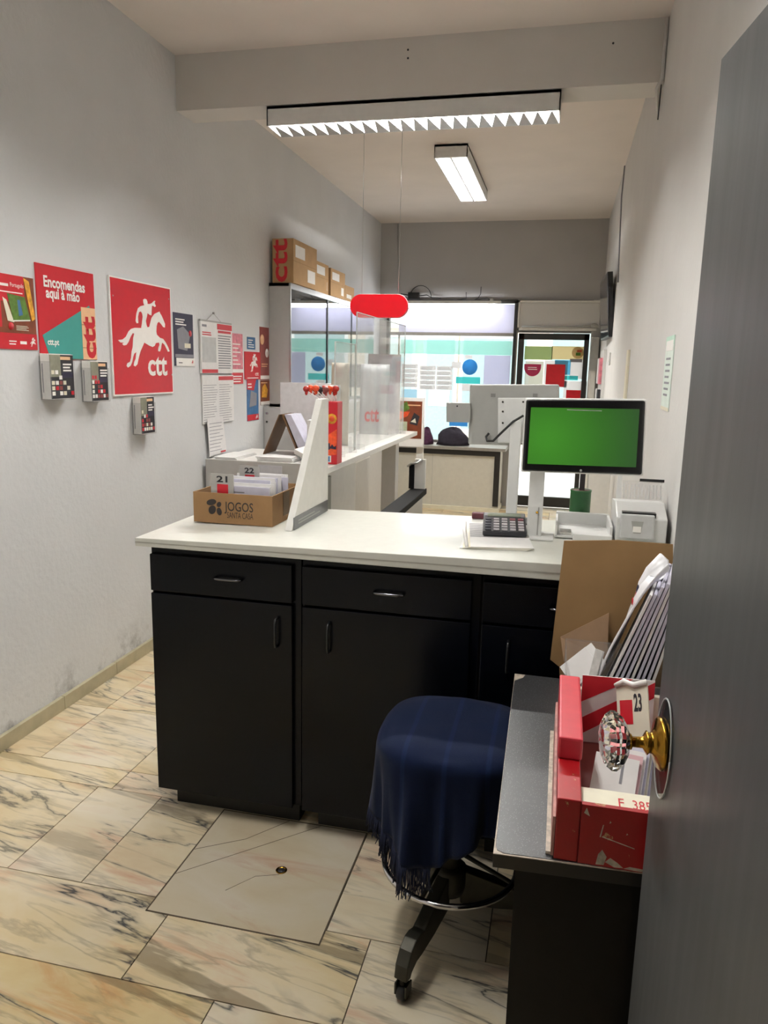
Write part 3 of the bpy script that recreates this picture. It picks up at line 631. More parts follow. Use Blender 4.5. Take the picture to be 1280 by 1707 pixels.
b.add(vs_, [(0, 3, 2, 1), (4, 5, 6, 7), (0, 1, 5, 4), (1, 2, 6, 5), (2, 3, 7, 6), (3, 0, 4, 7)], mat('cream_worktop', 'D3D3CA', .3, var=.03, coat=.1)); 
M_edge = mat('worn_edge_strip', 'A9A79C', .5, var=.1)
b.add([(x0 + .001, ya - .0008, .942), (x1, ya - .0008, .950), (x1, ya - .0008, .955), (x0 + .001, ya - .0008, .945)], [(0, 1, 2, 3)], M_edge)
tag(b.build('worktop', bevel=.002), 'long white worktop across the three black cabinets', 'worktop')

# ------------------------------------------------------------------ divider shelf with brackets
SH = 1.1205
M_edgecl = mat('polished_plastic_edge', 'D4DAD8', .2)
t = thing('divider_shelf', (-1.0, 3.6, .0), 'white divider shelf running back from the worktop, wedge bracket in front', 'shelf')
Mx = lambda x: Matrix(((0, 0, 1, x), (1, 0, 0, 0), (0, 1, 0, 0), (0, 0, 0, 1)))     # local (x,y,z) -> (y,z,x)
b = MB(); zb = zt(-.85) + .0006; b.prism([(2.285, zb), (2.68, zb), (2.68, 1.385), (2.605, 1.385)], -.865, -.84, M_white, Mx(0)); b.build('bracket', t, bevel=.0015)
b = MB(); b.box((-.840, 2.30, zb), (-.837, 2.67, zb + .042), mat('grey_metal_plate', '77787A', .35, metal=.7)); b.build('metal_plate', t)
b = MB(); b.lines(2.34, zb + .014, 2.60, zb + .034, 2, M_greypl, Matrix(((0, 0, 1, -.8369), (1, 0, 0, 0), (0, 1, 0, 0), (0, 0, 0, 1))), .0004, .4); b.build('plate_print', t)
b = MB(); b.prism([(-.955, 2.69), (-.855, 2.69), (-.858, 4.57), (-1.2, 4.57), (-1.2, 3.3), (-.985, 2.95)], 1.096, 1.12, M_white); b.build('shelf_board', t, bevel=.002)
b = MB(); b.box((-.93, 2.715, .0), (-.915, 3.35, 1.096), M_white); b.build('under_panel', t)
b = MB(); b.box((-.915, 2.78, .0), (-.905, 2.93, 1.06), mat('plain_grey_board', '9D9E94', .6)); b.build('support_board', t)  # upright board under the shelf in one even grey
b = MB(); b.box((-.965, 4.08, 0), (-.885, 4.16, 1.096), M_cabgrey); b.build('support_pillar', t)
# screens standing on the shelf
for (a, c, z1, lab) in ((3.02, 3.33, 1.60, 'near clear plastic screen on the divider shelf, beside the lollipop tin'), (3.35, 4.42, 1.742, 'tall clear plastic screen along the divider shelf, under the red pill sign')):
    q = thing('plastic_screen', (-.955, (a + c) / 2, SH), lab, 'screen', 'clear screens on the divider shelf')
    b = MB(); b.box((-.922, a, SH + .003), (-.918, c, z1), M_acryl); sh_ = b.build('sheet', q)
    b = MB(); b.box((-.9225, a, z1), (-.9175, c, z1 + .003), M_edgecl); b.box((-.9225, a - .003, SH + .003), (-.9175, a, z1 + .003), M_edgecl); b.box((-.9225, c, SH + .003), (-.9175, c + .003, z1 + .003), M_edgecl); b.build('polished_edge', sh_)
    for y in (a + .06, c - .06): f = MB(); f.box((-.95, y - .004, SH), (-.89, y + .004, SH + .025), M_clear); f.box((-.925, y - .012, SH), (-.915, y + .012, SH + .07), M_clear); f.build('foot', q)
# things standing behind the screens
def envelope_bag(x, y, w, h, m, label, txt=None, tilt=.05, name='mailing_bag', cat='mailing bag'):
    t = thing(name, (x, y, SH), label, cat); M = Matrix.Translation((x, y, SH)) @ Matrix.Rotation(-tilt, 4, 'X') @ frame('front')
    b = MB(); n = 8; vs = []; fs = []
    for j in range(n + 1):
        for i in range(n + 1):
            u, v = i / n, j / n; vs.append((-w / 2 + w * u, h * v, .012 * math.sin(PI * u) * math.sin(PI * v) + .002 * math.sin(9 * u + 5 * v)))
    k = len(vs); vs += [(p[0], p[1], -.004) for p in vs]
    for j in range(n):
        for i in range(n): a = j * (n + 1) + i; fs.append((a, a + 1, a + n + 2, a + n + 1)); fs.append((k + a, k + a + n + 1, k + a + n + 2, k + a + 1))
    edge = [i for i in range(n + 1)] + [j * (n + 1) + n for j in range(1, n + 1)] + [n * (n + 1) + i for i in range(n - 1, -1, -1)] + [j * (n + 1) for j in range(n - 1, 0, -1)]
    for i in range(len(edge)): a, c = edge[i], edge[(i + 1) % len(edge)]; fs.append((a, k + a, k + c, c))
    b.add(vs, fs, m, M, True); b.build('bag', t)
    if txt: q = MB(); q.text(txt, -w * .3, h * .18, w * .2, h * .36, M_red, M, 0, .0155, bold=.02); q.build('lettering', t)
p = at(622, 722, 2, 1.09)
pb_ = at(622, 724, 2, SH)
envelope_bag(pb_.x, pb_.y, .17, .40, mat('grey_mailing_film', 'B9BBBE', .3), 'grey mailing bag with red ctt letters behind the tall screen', 'ctt')
envelope_bag(-1.04, 4.40, .2, .46, mat('lilac_paper', 'C9C4CC', .6), 'lilac grey document folder behind the tall screen, past the mailing bag', None, .03, 'document_folder', 'folder')
envelope_bag(-1.06, 3.56, .09, .40, mat('beige_paper', 'CFC6B4', .6), 'tall beige card behind the screens, beside the lollipop tin', None, .02, 'display_card', 'card')
envelope_bag(-1.0, 3.25, .07, .30, mat('pale_grey_card', 'D8D8D6', .6), 'pale grey card standing behind the near screen, in front of the beige card', None, .0, 'display_card', 'card')
# lollipop tin
bx = -.887; by = 2.86
t = thing('lollipop_box', (bx, by, SH), 'red and orange lollipop box standing just behind the wedge bracket', 'sweet box')
b = MB(); b.box((bx - .035, by - .03, SH), (bx + .036, by + .04, 1.366), M_red, None, .003); F = frame('front', (0, by - .03, 0))
M_orange = mat('orange_print', 'E8562A', .4, var=.2, scale=60)
b.prism([(bx - .033, 1.15), (bx + .034, 1.16), (bx + .034, 1.26), (bx - .01, 1.23), (bx - .033, 1.27)], 0, .0008, M_orange, F)
for (u, v, r_, m) in ((bx + .014, 1.30, .020, M_yellowp), (bx + .014, 1.30, .011, M_orange), (bx - .014, 1.21, .010, M_red), (bx - .014, 1.26, .009, M_red)): b.lathe([(r_, 0), (r_, .0012 if m is not M_orange else .0016)], m, F @ Matrix.Translation((u, v, 0)), n=18)
b.rect(bx - .027, 1.128, bx + .012, 1.155, M_wprint, F, 0, .001); b.rect(bx - .022, 1.131, bx + .007, 1.152, M_bluep, F, 0, .0014); b.build('box', t)
q = MB(); q.prism([(bx, 1.178), (bx + .006, 1.178), (bx + .008, 1.183), (bx + .032, 1.180), (bx + .032, 1.196), (bx + .024, 1.190), (bx + .016, 1.200), (bx + .008, 1.19), (bx + .006, 1.205), (bx, 1.203)], 0, .0014, M_navyp, F); q.build('printed_mark', t)
M_dred = mat('dark_red_wrapper', 'B02418', .35, var=.25, scale=90)
cols = [M_dred, M_orange, M_dred, M_orange, M_dink, M_dred, M_maroon, M_orange, M_dred, M_dred]
for k in range(10):
    x = bx - .098 + k * .0135; y = by + .012 * ((k % 3) - 1); zz = 1.412 + .004 * (k % 2)
    l = thing('lollipop', (x * .6 + bx * .4, y, 1.3665), '', 'lollipop', 'lollipops above the red box')
    l['label'] = 'one lollipop of the row stuck above the red lollipop box'
    s = MB(); xb = bx - .03 + (k / 9) * .055; s.tube([(xb, y, 1.3665), (x, y, zz - .006)], .0017, M_wprint, 6); s.build('stick', l)
    s = MB(); s.ball((x, y, zz), .0135, cols[k], sy=1, sz=.92); s.lathe([(.0136, -.0015), (.0142, 0), (.0136, .0015)], cols[k], Matrix.Translation((x, y, zz)), n=14); s.lathe([(.003, -.024), (.006, -.018), (.0065, -.011)], cols[k], Matrix.Translation((x, y, zz)), n=10); s.build('sweet', l)
# brown poster stand at far end
p0 = at(665, 665, 1, 4.72); p1 = at(705, 735, 1, 4.72)
t = thing('poster_stand', (-.93, 4.72, 0), 'floor stand with a brown food poster at the end of the divider shelf', 'poster stand')
b = MB(); b.box((p0.x, 4.72, p1.z - .04), (p1.x, 4.735, p0.z + .01), M_wprint); F = frame('front', (0, 4.72, 0)); a0, a1, c0, c1 = p0.x + .008, p1.x - .012, p1.z + .012, p0.z - .012
b.rect(a0, c0, a1, c1, M_brownp, F); w = a1 - a0; h = c1 - c0
b.prism([(a0, c0 + h * .85), (a0 + w * .3, c1), (a0 + w * .45, c0 + h * .8), (a0 + w * .2, c0 + h * .7)], 0, .0014, M_greenp, F); b.prism([(a0, c0 + h * .5), (a0 + w * .35, c0 + h * .6), (a0 + w * .45, c0 + h * .72), (a0, c0 + h * .72)], 0, .0014, M_orange, F)
b.rect(a0, c0 + .01, a0 + w * .35, c0 + h * .45, mat('pale_green_print', 'B9C0A0', .5, var=.2), F, 0, .0016); b.prism([(a0 + w * .45, c0 + h * .4), (a0 + w * .8, c0 + h * .35), (a0 + w * .9, c0 + h * .6), (a0 + w * .65, c0 + h * .7)], 0, .0014, M_dink, F); b.prism([(a0 + w * .5, c0 + h * .45), (a0 + w * .75, c0 + h * .42), (a0 + w * .7, c0 + h * .55)], 0, .0018, M_papery, F); b.lines(a0 + w * .35, c0 + h * .88, a1 - .01, c0 + h * .93, 1, M_peach, F, .0014, .6, 0)
b.build('poster_board', t)
b = MB(); b.box((p1.x - .045, 4.74, .01), (p1.x, 4.755, p1.z + .1), M_white); b.build('pole', t)
b = MB(); b.box((-1.08, 4.62, 0), (-.78, 4.9, .012), M_white, None, .003); b.build('base', t)
# low black-edged partition behind the worktop
t = thing('low_partition', (-.65, 3.1, 0), 'low white partition with a black top rail behind the worktop', 'partition')
b = MB(); b.box((-.672, 2.76, 0), (-.625, 3.52, .905), M_cabgrey); b.build('panel', t)
b = MB(); b.box((-.685, 2.74, .905), (-.610, 3.54, .932), mat('matt_black_rail', '0C0C0D', .75, spec=.2)); b.build('rail', t, bevel=.002)
b = MB(); b.box((-.692, 3.50, .933), (-.668, 3.53, 1.05), MATS['matt_black_rail']); b.build('post', t)
b = MB(); b.box((-.667, 3.51, .933), (-.615, 3.53, 1.075), M_white); b.build('end_board', t)
b = MB(); b.tube([(-.70, 3.505, 1.04), (-.68, 3.49, 1.055), (-.65, 3.49, 1.06), (-.63, 3.505, 1.075)], .006, M_alu, 8); b.build('hinge', t)

# ------------------------------------------------------------------ on the worktop
# mail carton
x0, x1, y0, y1 = -1.215, -.925, 2.33, 2.625
z0 = zt(x1) + .0008; h = .105
t = thing('cardboard_box', (-1.07, 2.48, z0), 'open brown cardboard box of mail printed JOGOS SANTA CASA', 'box')
b = MB(); w = .004
b.box((x0, y0, z0), (x1, y0 + w, z0 + h), M_card); b.box((x0, y1 - w, z0), (x1, y1, z0 + h), M_card); b.box((x0, y0 + w, z0), (x0 + w, y1 - w, z0 + h), M_card); b.box((x1 - w, y0 + w, z0), (x1, y1 - w, z0 + h), M_card); b.box((x0 + w, y0 + w, z0), (x1 - w, y1 - w, z0 + w), M_card); b.build('carton', t)
b = MB(); F = frame('front', (0, y0, 0)); dk = mat('dark_brown_ink', '2A2320', .6)
def jp(u, v): p = at(300 + u / 4.923, 740 + v / 4.923, 1, y0); return p.x, p.z
for (u, v, ru, rv, ang) in ((258, 478, 40, 25, -10), (320, 497, 18, 22, 20), (265, 540, 30, 36, 15), (322, 555, 20, 32, -15)):
    pts = []
    for k in range(20):
        a = 2 * PI * k / 20; dx, dy = ru * math.cos(a), rv * math.sin(a); ca, sa = math.cos(math.radians(ang)), math.sin(math.radians(ang)); pts.append(jp(u + dx * ca - dy * sa, v + dx * sa + dy * ca))
    b.prism(pts, 0, .0006, dk, F)
b.build('clover_emblem', t)
b = MB(); p, q = jp(366, 562), jp(600, 488); b.text('JOGOS', p[0], p[1] - .004, q[0], q[1], dk, F, 0, .0006, bold=.008); b.build('lettering', t); b = MB(); p, q = jp(388, 607), jp(600, 573); b.text('SANTA CASA', p[0], p[1], q[0], q[1], dk, F, 0, .0006); b.build('lettering', t)
b = MB(); b.box((x1, y0 + .10, z0 + .02), (x1 + .0008, y0 + .16, z0 + h - .004), mat('clear_tape', '6D5A42', .2)); part(b.build('tape', t), 'strip of shiny tape')
# divider cards
def card(u0, v0, u1, y, txt, label):
    p, q = at(u0, v0, 1, y), at(u1, v0, 1, y); z = z0 + w + .001
    t = thing('divider_card', ((p.x + q.x) / 2, y, z), label, 'card', 'divider cards in the mail box')
    b = MB(); b.box((p.x, y, z), (q.x, y + .002, p.z), mat('grey_card', 'AFACA6', .7)); F = frame('front', (0, y, 0)); W_ = q.x - p.x
    b.rect(p.x + W_ * .28, z + .005, p.x + W_ * .76, p.z - W_ * .42, M_red, F, 0, .0008); b.build('card', t)
    b = MB(); b.text(txt, p.x + W_ * .26, p.z - W_ * .34, p.x + W_ * .74, p.z - W_ * .08, M_dink, F, 0, .0008, bold=.03); part(b.build('numerals', t), 'handwritten black numerals')
card(351, 789, 389, 2.345, '21', 'grey divider card numbered 21 at the front of the mail box')
card(399, 776, 432, 2.47, '22', 'grey divider card numbered 22 in the middle of the mail box')
for k in range(14):
    y = 2.358 + k * .0155
    if k in (7,): continue
    hh = .118 + .022 * min(1, k / 5) + random.random() * .012; xa = -1.11 - random.random() * .02 + (.0 if k < 7 else .01); xb = xa + .165 + random.random() * .012
    if k >= 12: xa, xb, hh = -1.2, -1.0, .10
    b = MB(); b.box((xa, y, z0 + w + .001), (xb, y + .0025, z0 + w + hh), M_paper if k % 3 else M_paperb)
    F = frame('front', (0, y, 0)); b.rect(xa + .03, z0 + w + hh - .024, xa + .036, z0 + w + hh - .018, M_navyp, F, 0, .0004); b.rect(xa + .04, z0 + w + hh - .023, xa + .085, z0 + w + hh - .019, M_ink, F, 0, .0004)
    o = tag(b.build('envelope'), 'white envelope filed behind the front number card in the open mail box' if k < 7 else 'white envelope filed behind the rear number card in the open mail box', 'envelope', 'envelopes filed behind the front card' if k < 7 else 'envelopes filed behind the middle card')
# papers and calculator
t = thing('newspaper', (-.19, 2.42, zt(-.19)), 'folded papers lying under the calculator on the worktop', 'papers')
sl = math.atan(.026 / 1.62)
def onto(x, y): return Matrix.Translation((x, y, zt(x) + .0006)) @ Matrix.Rotation(-sl, 4, 'Y')
b = MB()
for k in range(5):
    M = onto(-.185, 2.43) @ Matrix.Rotation(math.radians(3 + 1.2 * k), 4, 'Z'); b.box((-.098 + .003 * k, -.24, k * .0016), (.10, .145 - .004 * k, k * .0016 + .0013), M_papery if k % 2 else M_paper, M)
M = onto(-.185, 2.43) @ Matrix.Rotation(math.radians(8), 4, 'Z'); b.lines(-.085, -.10, .085, .12, 17, M_ink, M @ Matrix.Translation((0, 0, .0083)), .0002, .25)
b.tube([(-.098, -.23, .006), (-.102, 0, .008), (-.098, .14, .006)], .006, M_paper, 8, M); b.build('sheets', t)
cxx, cyy = -.157, 2.425
t = thing('calculator', (cxx, cyy, zt(cxx) + .011), 'black desk calculator with pale keys and tilted display', 'calculator')
M = onto(cxx, cyy) @ Matrix.Translation((0, 0, .0245)) @ Matrix.Rotation(math.radians(5), 4, 'Z') @ Matrix.Rotation(math.radians(9), 4, 'X')
b = MB(); b.box((-.069, -.09, 0), (.069, .09, .016), mat('calculator_black', '2A2A30', .45), M, .004); b.box((-.06, .075, -.028), (.06, .085, 0), M_black, M); b.build('body', t)
b = MB(); b.box((-.055, .047, .016), (.055, .078, .0175), mat('lcd_display', '6F7768', .2), M); b.build('display', t)
kc = mat('key_pale', 'B9B4B8', .5); kd = mat('key_dark', '4A4A52', .5); kr = mat('key_rose', '9A5F66', .5)
for r_ in range(5):
    for c_ in range(5):
        x = -.052 + c_ * .026; y = -.075 + r_ * .0235; k = MB(); k.box((x - .009, y - .007, .016), (x + .009, y + .007, .020), kd if c_ == 0 else (kr if (r_ > 3 and c_ > 2) else kc), M, .0015); k.build('key', t)
b = MB(); M2 = onto(-.235, 2.665); b.box((-.055, -.012, 0), (.055, .012, .022), mat('maroon_case', '5A2A34', .5), M2, .004); tag(b.build('pencil_case'), 'slim maroon case behind the calculator', 'case')
# green-screen monitor
t = thing('monitor', (.065, 2.38, zt(0) + .001), 'touch monitor with a bright green screen on a white post', 'monitor')
P = lambda u, v: at(u, v, 1, 2.36)
pTL, pTR, pBR, pBL = P(877, 666), P(1076, 668), P(1070, 792), P(870, 785)
def quadbox(b, c4, d0, d1, m):   # four corners (x,z) as a slab between y=d0 and y=d1
    pts = [(p.x, p.z) for p in c4]; b.prism(pts, -d1, -d0, m, Matrix(((1, 0, 0, 0), (0, 0, -1, 0), (0, 1, 0, 0), (0, 0, 0, 1))))
b = MB(); quadbox(b, (pTL, pTR, pBR, pBL), 2.36, 2.385, mat('monitor_black', '0A0A0D', .25)); b.build('bezel', t, bevel=.006)
b = MB(); e = .004; q4 = [Vector((p.x + dx * e, 0, p.z + dz * e)) for p, dx, dz in ((pTL, -1, 1), (pTR, 1, 1), (pBR, 1, -1), (pBL, -1, -1))]; quadbox(b, q4, 2.366, 2.40, M_whitepl); b.build('casing', t, bevel=.005)
def screen_mat():
    m = bpy.data.materials.new('green_screen'); m.use_nodes = True; nt = m.node_tree; L = nt.links; bs = nt.nodes['Principled BSDF']; bs.inputs['Roughness'].default_value = .25; bs.inputs['Base Color'].default_value = (.01, .03, .01, 1)
    tc = nt.nodes.new('ShaderNodeTexCoord'); mp = nt.nodes.new('ShaderNodeMapping'); mp.inputs['Location'].default_value = (.11, 0, -.045); L.new(tc.outputs['Object'], mp.inputs[0])
    sx = nt.nodes.new('ShaderNodeVectorMath'); sx.operation = 'LENGTH'; L.new(mp.outputs[0], sx.inputs[0])
    r = nt.nodes.new('ShaderNodeValToRGB'); r.color_ramp.elements[0].position = .02; r.color_ramp.elements[0].color = lin('4CA32A'); r.color_ramp.elements[1].position = .30; r.color_ramp.elements[1].color = lin('2C5228')
    q = r.color_ramp.elements.new(.17); q.color = lin('3A7A22'); L.new(sx.outputs['Value'], r.inputs[0]); L.new(r.outputs[0], bs.inputs['Emission Color']); bs.inputs['Emission Strength'].default_value = .62; return m
b = MB(); s4 = [P(885, 679), P(1066, 682), P(1060, 779), P(879, 773)]; quadbox(b, s4, 2.3585, 2.361, screen_mat()); so = b.build('screen', t, origin=(.07, 2.36, 1.25))
b = MB(); p, q = P(945, 683), P(1003, 684.5); b.box((p.x, 2.3578, p.z - .0012), (q.x, 2.3586, p.z + .0012), M_greypl); b.build('menu_bar', so)
b = MB(); b.lathe([(.004, 0), (.004, .001)], M_alu, frame('front', P(968, 784.5) + Vector((0, -.0002, 0))), n=14); b.build('maker_mark', t)
pl, pr = P(882, 800), P(905, 800); zb = zt(-.05) + .001
b = MB(); b.box((pl.x, 2.385, zb), (pr.x + .004, 2.43, 1.26), M_whitepl, None, .003); b.build('post', t)
b = MB(); b.box((pl.x + .032, 2.3835, zb + .01), (pl.x + .036, 2.386, zb + .10), M_greypl); b.lathe([(.004, 0), (.004, .004)], M_brass, frame('front', at(895, 854, 1, 2.383)), n=12); b.build('slot', t)
b = MB(); b.box((-.10, 2.35, zb), (.0, 2.47, zb + .006), M_whitepl, None, .002); b.build('base', t)
b = MB(); b.box((.02, 2.401, 1.23), (.12, 2.43, 1.34), M_whitepl, None, .004); b.box((pl.x, 2.40, 1.20), (.06, 2.43, 1.255), M_whitepl, None, .004); b.build('mount', t)
# customer display seen from behind
P = lambda u, v: at(u, v, 1, 2.64)
t = thing('monitor', (-.14, 2.66, zt(-.14) + .001), 'grey monitor turned away, seen from behind with a card reader', 'monitor')
b = MB(); quadbox(b, (P(783, 641), P(932, 641), P(932, 742), P(780, 741)), 2.64, 2.67, M_greypl); b.build('casing', t, bevel=.006)
b = MB(); quadbox(b, (P(790, 650), P(925, 650), P(925, 735), P(788, 734)), 2.67, 2.674, M_black); b.build('screen', t)
b = MB(); quadbox(b, (P(830, 663), P(880, 663), P(880, 738), P(830, 738)), 2.632, 2.641, M_whitepl); b.build('mount_plate', t, bevel=.003)
for (u, v) in ((838, 670), (838, 705), (838, 686), (872, 670)): q = MB(); q.lathe([(.0035, 0), (.0035, .002)], M_iron, frame('front', at(u, v, 1, 2.632)), n=10); q.build('screw', t)
for (u, v) in ((822, 659), (892, 659)): q = MB(); c = at(u, v, 1, 2.64); q.box((c.x - .008, 2.638, c.z - .006), (c.x + .008, 2.641, c.z + .006), mat('mid_grey_vent', '7F7F7C', .6)); q.build('vent', t)
b = MB(); quadbox(b, (P(745, 671), P(785, 672), P(784, 704), P(745, 703)), 2.625, 2.66, M_greypl); b.lathe([(.003, 0), (.003, .001)], M_dink, frame('front', at(762, 677, 1, 2.6248)), n=10); b.build('card_reader', t, bevel=.004)
b = MB(); p, q = P(849, 760), P(867, 760); b.box((p.x, 2.60, zt(-.14) + .004), (q.x, 2.63, P(849, 700).z), M_whitepl, None, .003); b.build('post', t)
b = MB(); b.box((-.2, 2.585, zt(-.14) + .001), (-.09, 2.69, zt(-.14) + .007), M_black, None, .002); b.build('base', t)
b = MB(); pp = [at(u, v, 1, y) for u, v, y in ((872, 693, 2.62), (855, 703, 2.598), (835, 722, 2.60), (822, 735, 2.61), (812, 735, 2.622), (810, 728, 2.63), (815, 722, 2.632))]; b.tube(pp, .0042, M_cable, 8); b.build('cable', t)
# white terminal tray and slip printer
t = thing('terminal_tray', (.09, 2.45, zt(.09) + .001), 'low white plastic tray unit beside the green-screen monitor', 'tray')
z = zt(.16) + .0012
b = MB(); b.box((.005, 2.40, z), (.18, 2.62, z + .008), M_whitepl, None, .002); b.box((.005, 2.60, z), (.18, 2.615, z + .048), M_whitepl, None, .003); b.box((.005, 2.40, z), (.011, 2.615, z + .04), M_whitepl); b.box((.172, 2.40, z), (.18, 2.615, z + .045), M_whitepl); b.build('tray', t)
b = MB(); b.box((.06, 2.375, z), (.178, 2.398, z + .02), M_whitepl, None, .002); b.build('front_block', t)
b = MB(); b.box((.02, 2.41, z + .0085), (.055, 2.47, z + .016), mat('foil', 'D8D8D6', .2, metal=.8, var=.3, scale=80)); b.build('slip', t)
t = thing('slip_printer', (.265, 2.48, zt(.26) + .001), 'white slip printer with a ribbed paper tray on top', 'printer')
z = zt(.30) + .002
b = MB(); b.prism([(2.40, z), (2.64, z), (2.64, z + .095), (2.50, z + .11), (2.40, z + .075)], .188, .34, M_whitepl, Mx(0)); b.build('body', t, bevel=.004)
b = MB(); b.box((.20, 2.385, z + .012), (.30, 2.40, z + .088), mat('printer_face_grey', 'C6C6C6', .4), None, .004); fo = b.build('front_cover', t)
b = MB(); b.prism([(.232, z + .068), (.268, z + .068), (.262, z + .03), (.240, z + .03)], 0, .0015, M_greypl, frame('front', (0, 2.385, 0))); b.rect(.238, z + .034, .262, z + .052, M_wprint, frame('front', (0, 2.385, 0)), 0, .003); b.build('slot', fo)
b = MB(); b.box((.205, 2.402, z + .078), (.305, 2.43, z + .092), M_black); b.build('paper_slot', t)
b = MB(); Mt = Matrix.Translation((0, 2.58, z + .105)) @ Matrix.Rotation(math.radians(-18), 4, 'X')
b.box((.215, -.003, 0), (.34, .003, .062), M_clear, Mt)
for k in range(11): b.box((.218 + k * .0115, -.006, .003), (.221 + k * .0115, -.003, .05), M_whitepl, Mt)
b.build('paper_tray', t)
b = MB(); b.box((.268, -.006, .062), (.345, .006, .070), M_black, Mt); part(b.build('tray_edge', t), 'black upper edge bar')
b = MB(); b.prism([(.196, 0), (.213, 0), (.211, .09), (.198, .095)], -.002, .002, M_whitepl, Mt @ Matrix(((1, 0, 0, 0), (0, 0, 1, 0), (0, 1, 0, 0), (0, 0, 0, 1)))); b.build('guide', t)
# green tin
t = thing('green_tin', (.10, 2.68, zt(.1)), 'dark green cylindrical tin below the green monitor', 'tin')
M_tin = mat('dark_green_paint', '24592E', .4, var=.08)
c0 = at(967, 835, 1, 2.665); rr_ = (at(985, 835, 1, 2.665).x - at(950, 835, 1, 2.665).x) / 2; zt_ = at(967, 816, 1, 2.665).z
b = MB(); b.lathe([(rr_ * .97, zt(.1) + .002), (rr_, zt(.1) + .006), (rr_, zt_ - .008), (rr_ * 1.03, zt_ - .005), (rr_ * 1.03, zt_), (rr_ * .93, zt_), (rr_ * .93, zt_ - .02)], M_tin, Matrix.Translation((c0.x, 2.665, 0)), n=28); b.build('body', t)
b = MB(); b.lathe([(rr_ * .92, zt_ - .004), (rr_ * .92, zt_ - .002)], mat('brown_contents', '4A2A1E', .7), Matrix.Translation((c0.x, 2.665, 0)), n=28); b.build('contents', t)
b = MB(); p = at(970, 790, 1, 2.67); b.box((p.x - .006, 2.66, zt_ - .002), (p.x + .012, 2.675, zt_ + .075), mat('brush_dark', '2A2426', .6)); tag(b.build('brush'), 'dark brush handle standing in the green tin', 'brush')

# ------------------------------------------------------------------ side desk
t = thing('side_desk', (.14, 1.58, 0), 'narrow black side desk with a speckled top and chipped white edge', 'desk')
def speck():
    m = mat('black_speckled_top', '333335', .42, var=.25, scale=5)
    nt = m.node_tree; L = nt.links; bs = nt.nodes['Principled BSDF']; base = bs.inputs['Base Color'].links[0].from_socket
    tc = nt.nodes.new('ShaderNodeTexCoord'); v = nt.nodes.new('ShaderNodeTexVoronoi'); v.inputs['Scale'].default_value = 260; L.new(tc.outputs['Object'], v.inputs['Vector'])
    r = nt.nodes.new('ShaderNodeValToRGB'); r.color_ramp.elements[0].position = .10; r.color_ramp.elements[0].color = (.6, .6, .6, 1); r.color_ramp.elements[1].position = .24; r.color_ramp.elements[1].color = (0, 0, 0, 1); L.new(v.outputs['Distance'], r.inputs[0])
    mx = nt.nodes.new('ShaderNodeMixRGB'); mx.inputs[2].default_value = lin('A5A5A8'); L.new(r.outputs[0], mx.inputs[0]); L.new(base, mx.inputs[1]); L.new(mx.outputs[0], bs.inputs['Base Color']); return m
M_speck = speck(); M_chip = mat('chipped_edge_white', 'B5A99A', .6, var=.3, scale=80)
b = MB(); b.prism([(-.066, 1.18), (.34, 1.20), (.34, 1.985), (-.079, 1.985)], .652, .677, M_black); b.prism([(-.066, 1.18), (.34, 1.20), (.34, 1.985), (-.079, 1.985)], .677, .679, M_chip)
b.prism([(-.0635, 1.205), (-.060, 1.190), (-.048, 1.184), (.34, 1.203), (.34, 1.983), (-.050, 1.983), (-.056, 1.96), (-.0765, 1.935), (-.0765, 1.9), (-.0735, 1.7), (-.0690, 1.4)], .679, .680, M_speck); b.build('top', t, bevel=.001)
M_deskb = mat('desk_black', '050506', .5, var=.2, spec=.2)
b = MB(); b.box((-.028, 1.215, .0), (.335, 1.235, .652), M_deskb); b.box((.317, 1.235, 0), (.335, 1.97, .652), M_deskb); b.box((-.028, 1.952, .0), (.317, 1.97, .652), M_deskb); b.build('body', t)
# red letter box
t = thing('letter_box', (.17, 1.42, .6805), 'worn red wooden letter tray on the side desk', 'letter tray')
def worn(name, col, chip):
    m = mat(name, col, .4, var=.08, scale=9, coat=.1); nt = m.node_tree; L = nt.links; bs = nt.nodes['Principled BSDF']; base = bs.inputs['Base Color'].links[0].from_socket
    tc = nt.nodes.new('ShaderNodeTexCoord'); n = nt.nodes.new('ShaderNodeTexNoise'); n.inputs['Scale'].default_value = 22; n.inputs['Detail'].default_value = 9; n.inputs['Roughness'].default_value = .72; L.new(tc.outputs['Object'], n.inputs['Vector'])
    r = nt.nodes.new('ShaderNodeValToRGB'); r.color_ramp.elements[0].position = .615; r.color_ramp.elements[0].color = (0, 0, 0, 1); r.color_ramp.elements[1].position = .63; r.color_ramp.elements[1].color = (1, 1, 1, 1); L.new(n.outputs['Fac'], r.inputs[0])
    mx = nt.nodes.new('ShaderNodeMixRGB'); mx.inputs[2].default_value = lin(chip); L.new(r.outputs[0], mx.inputs[0]); L.new(base, mx.inputs[1]); L.new(mx.outputs[0], bs.inputs['Base Color']); return m
M_worn = worn('worn_red_paint', '9E0812', 'B58C60'); M_rail = mat('lit_red_card', 'C63846', .35, var=.06)  # the rail's lighter red has the light on its top put into the colour
zd = .6806; xr = .335
b = MB(); b.box((.035, 1.19, zd), (.075, 1.66, .795), M_worn); b.build('side_panel', t, bevel=.002)
b = MB(); b.box((.0755, 1.19, zd), (xr, 1.20, .790), M_worn); b.box((.0755, 1.20, zd), (xr, 1.258, .783), M_papery)
Ff = frame('front', (0, 1.19, 0)); cc = M_chip
